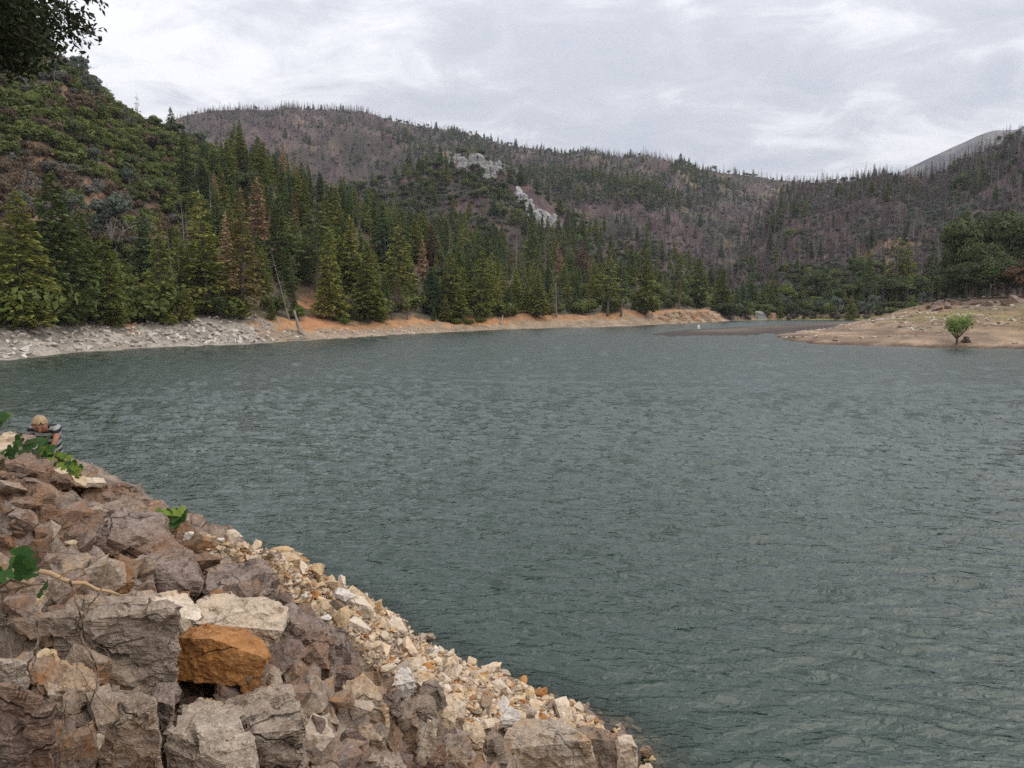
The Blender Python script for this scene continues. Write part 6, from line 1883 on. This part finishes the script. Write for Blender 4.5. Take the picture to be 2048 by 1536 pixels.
# ================================================================ CHILD
def child():
    g = np.random.default_rng(2)
    base = at(72, 1000, 8.9)
    hd = at(85, 852, 8.9)                                   # centre of the head
    fz = hd[2] - 1.14 * 1.005 + .035
    o = empty('person', (hd[0] - .03, hd[1] + .16, fz))
    tag(o, 'small blond child in a dark and white striped shirt leaning over the rocks', 'person')
    skin = simple_mat('skin', (.27, .13, .085), (.35, .18, .12), 12, .55)
    # shirt with stripes, shorts, hair
    m, nt, b = new_mat('striped_shirt')
    t = N(nt, 'ShaderNodeTexCoord'); sp = N(nt, 'ShaderNodeSeparateXYZ'); L(nt, t.outputs['Object'], sp.inputs[0])
    w = math_(nt, 'ADD', sp.outputs[2], math_(nt, 'MULTIPLY', sp.outputs[1], -.35))
    st = math_(nt, 'FRACT', math_(nt, 'MULTIPLY', w, 15.0))
    L(nt, ramp(nt, st, [(.5, (.022, .025, .032)), (.53, (.30, .31, .30))]), b.inputs['Base Color'])
    shorts = simple_mat('dark_shorts', (.03, .035, .05), (.05, .055, .075), 20)
    hair = simple_mat('blond_hair', (.26, .17, .09), (.50, .37, .22), 60, .6, .006)
    dark = simple_mat('eye_dark', (.02, .015, .012), (.03, .02, .02), 5, .3)
    def skin_obj(name, J, E, Rr, mat, root=0, sub=2):
        me = bpy.data.meshes.new(name)
        me.from_pydata([tuple(j) for j in J], E, []); me.update()
        ob_ = bpy.data.objects.new(name, me); COL.objects.link(ob_); ob_.parent = o
        sk = ob_.modifiers.new('skin', 'SKIN'); sk.use_smooth_shade = True
        for i, r in enumerate(Rr):
            me.skin_vertices[0].data[i].radius = (r, r) if isinstance(r, float) else r
            me.skin_vertices[0].data[i].use_root = (i == root)
        ss = ob_.modifiers.new('sub', 'SUBSURF'); ss.levels = ss.render_levels = sub
        me.materials.append(mat)
        return ob_
    # joints: +x image right, -y towards the camera
    J = [(0, .10, .50), (0, .07, .62), (.01, .01, .75), (.01, -.04, .92), (.02, -.10, .945), (.03, -.150, .955), (.035, -.195, .985), (.04, -.215, 1.035),   # 0-7 spine, neck, head
         (.115, -.06, .935), (.150, -.12, .845), (.140, -.18, .770), (.135, -.20, .745),          # 8-11 arm on the image right
         (-.135, -.02, .935), (-.22, -.07, .80), (-.17, -.20, .67), (-.16, -.235, .655),         # 12-15 other arm, hand on the rock
         (.07, .09, .47), (.085, .05, .25), (.08, .10, .05), (.085, .02, .02),                  # 16-19 leg
         (-.07, .09, .47), (-.085, .05, .25), (-.08, .10, .05), (-.085, .02, .02)]              # 20-23 leg
    E = [(0, 1), (1, 2), (2, 3), (3, 4), (4, 5), (5, 6), (6, 7), (3, 8), (8, 9), (9, 10), (10, 11), (3, 12), (12, 13), (13, 14), (14, 15), (0, 16), (16, 17), (17, 18), (18, 19), (0, 20), (20, 21), (21, 22), (22, 23)]
    Rr = [.085, .08, .085, .07, .038, .050, .080, .072, .04, .032, .022, .022, .04, .032, .022, .022, .06, .045, .03, .025, .06, .045, .03, .025]
    # five fingers on each hand
    for pj, d0 in ((11, (-.1, -.35, -.9)), (15, (.1, -.8, -.5))):
        p = np.array(J[pj]); d = unit(np.array(d0)); s = unit(np.cross(d, (0, 1., .3)))
        for f, (off, ln) in enumerate(((-.016, .034), (-.006, .040), (.004, .038), (.014, .030))):
            a = p + d * .022 + s * off; b_ = a + d * ln * .5; c = b_ + unit(d + np.array((0, .35, -.2))) * ln * .5
            n0 = len(J); J += [tuple(a), tuple(b_), tuple(c)]; E += [(pj, n0), (n0, n0 + 1), (n0 + 1, n0 + 2)]; Rr += [.0075, .0065, .0055]
        a = p - s * .022 + d * .004; c = a + unit(d - s * .8) * .026
        n0 = len(J); J += [tuple(a), tuple(c)]; E += [(pj, n0), (n0, n0 + 1)]; Rr += [.008, .006]
    body = skin_obj('body', J, E, Rr, skin)
    # nose, ears, eyes, mouth
    look = unit(np.array((.42, -.70, -.58))); rt = unit(np.cross(look, (0, 0, 1.))); upv = np.cross(rt, look)
    hc = np.array((.037, -.203, 1.005))
    def ball(name, c, r, mat, sq=(1, 1, 1)):
        bm = bmesh.new(); bmesh.ops.create_icosphere(bm, subdivisions=2, radius=1.0)
        V = [c + np.array(v.co[:]) @ np.array([rt * r * sq[0], look * r * sq[1], upv * r * sq[2]]) for v in bm.verts]
        Fc = [tuple(v.index for v in f.verts) for f in bm.faces]; bm.free()
        return mesh_obj(name, V, Fc, mat, o)
    ball('nose', hc + look * .076 - upv * .018, .012, skin, (.8, 1, 1.2))
    for sg in (-1, 1):
        ball('eye', hc + look * .062 + rt * .025 * sg + upv * .004, .0085, dark, (1.2, .6, .7))
        ball('ear', hc + rt * .068 * sg - upv * .012 + look * -.005, .02, skin, (.4, .8, 1.2))
    ball('mouth', hc + look * .070 - upv * .045, .013, simple_mat('lips', (.3, .1, .08), (.34, .13, .1), 5), (1.3, .5, .4))
    # hair: a cap of locks, longer at the fringe
    bm = bmesh.new(); bmesh.ops.create_icosphere(bm, subdivisions=5, radius=1.0)
    V = np.array([v.co[:] for v in bm.verts]); Fc0 = [tuple(v.index for v in f.verts) for f in bm.faces]; bm.free()
    ang = np.arctan2(V[:, 0], V[:, 1])
    lock = fbm(np.c_[ang * 9, V[:, 2] * 1.2, 0 * ang], 3, 3)
    keepv = (V[:, 2] * .8 - V[:, 1] * .75 > -.22 + .30 * lock)
    rad = .073 * (1.0 + .06 * lock)
    W = hc + np.array((0, .004, .006)) + (V * rad[:, None] * np.array((.97, 1.1, 1.16))) @ np.array([rt, look, upv])
    mesh_obj('hair', W, [f for f in Fc0 if all(keepv[i] for i in f)], hair, o)
    Js = [(0, .08, .52), (0, .06, .62), (.01, .0, .80), (.01, -.04, .915), (.018, -.08, .94), (.118, -.06, .935), (.150, -.11, .86), (-.138, -.02, .935), (-.195, -.05, .855)]
    skin_obj('shirt', Js, [(0, 1), (1, 2), (2, 3), (3, 4), (3, 5), (5, 6), (3, 7), (7, 8)], [.105, .10, .103, .086, .05, .055, .05, .055, .05], m)
    skin_obj('shorts', [(0, .10, .50), (.07, .09, .45), (.085, .06, .28), (-.07, .09, .45), (-.085, .06, .28)], [(0, 1), (1, 2), (0, 3), (3, 4)], [.10, .08, .068, .08, .068], shorts)
    return o
kid = child()
kid.scale = (1.14,) * 3
# the rock the child stands on
kl = np.array(kid.location)
pts = [kl + np.array((x, y, z)) for x, y, z in ((-.5, -.35, .0), (.45, -.4, -.05), (.5, .4, .0), (-.5, .45, .02), (-.6, -.5, -.9), (.6, -.55, -.9), (.6, .6, -.9), (-.6, .6, -.9))]
V, Fc = rough_hull([p - kl for p in pts], .06, .03, 5, .4)
ro = mesh_obj('boulder', V, Fc, RK['purple']); ro.location = tuple(kl + np.array((0, 0, -.02))); tag(ro, 'rock under the child\'s feet behind the pale edge rock', 'rock')

# ================================================================ HAZE
hm = bpy.data.materials.new('haze_air'); hm.use_nodes = True
hn = hm.node_tree; hn.nodes.clear()
ho = N(hn, 'ShaderNodeOutputMaterial'); hv = N(hn, 'ShaderNodeVolumePrincipled')
hv.inputs['Color'].default_value = (.86, .90, 1.0, 1)
hv.inputs['Density'].default_value = .00009
hv.inputs['Anisotropy'].default_value = .1
L(hn, hv.outputs[0], ho.inputs['Volume'])
allV = np.concatenate([l.V.reshape(-1, 3) for l in LANDS])
lo, hi = allV.min(0), allV.max(0)
lo = np.minimum(lo, (-40, -12, -4)) - (20, 20, 1); hi = hi + (20, 20, 22)
V = [(x, y, z) for x in (lo[0], hi[0]) for y in (lo[1], hi[1]) for z in (lo[2], hi[2])]
haze = mesh_obj('haze', V, [(0, 1, 3, 2), (4, 6, 7, 5), (0, 4, 5, 1), (2, 3, 7, 6), (0, 2, 6, 4), (1, 5, 7, 3)], hm, None, False)
tag(haze, 'thin pale haze in the air over the lake and hills', 'haze', None, 'stuff')
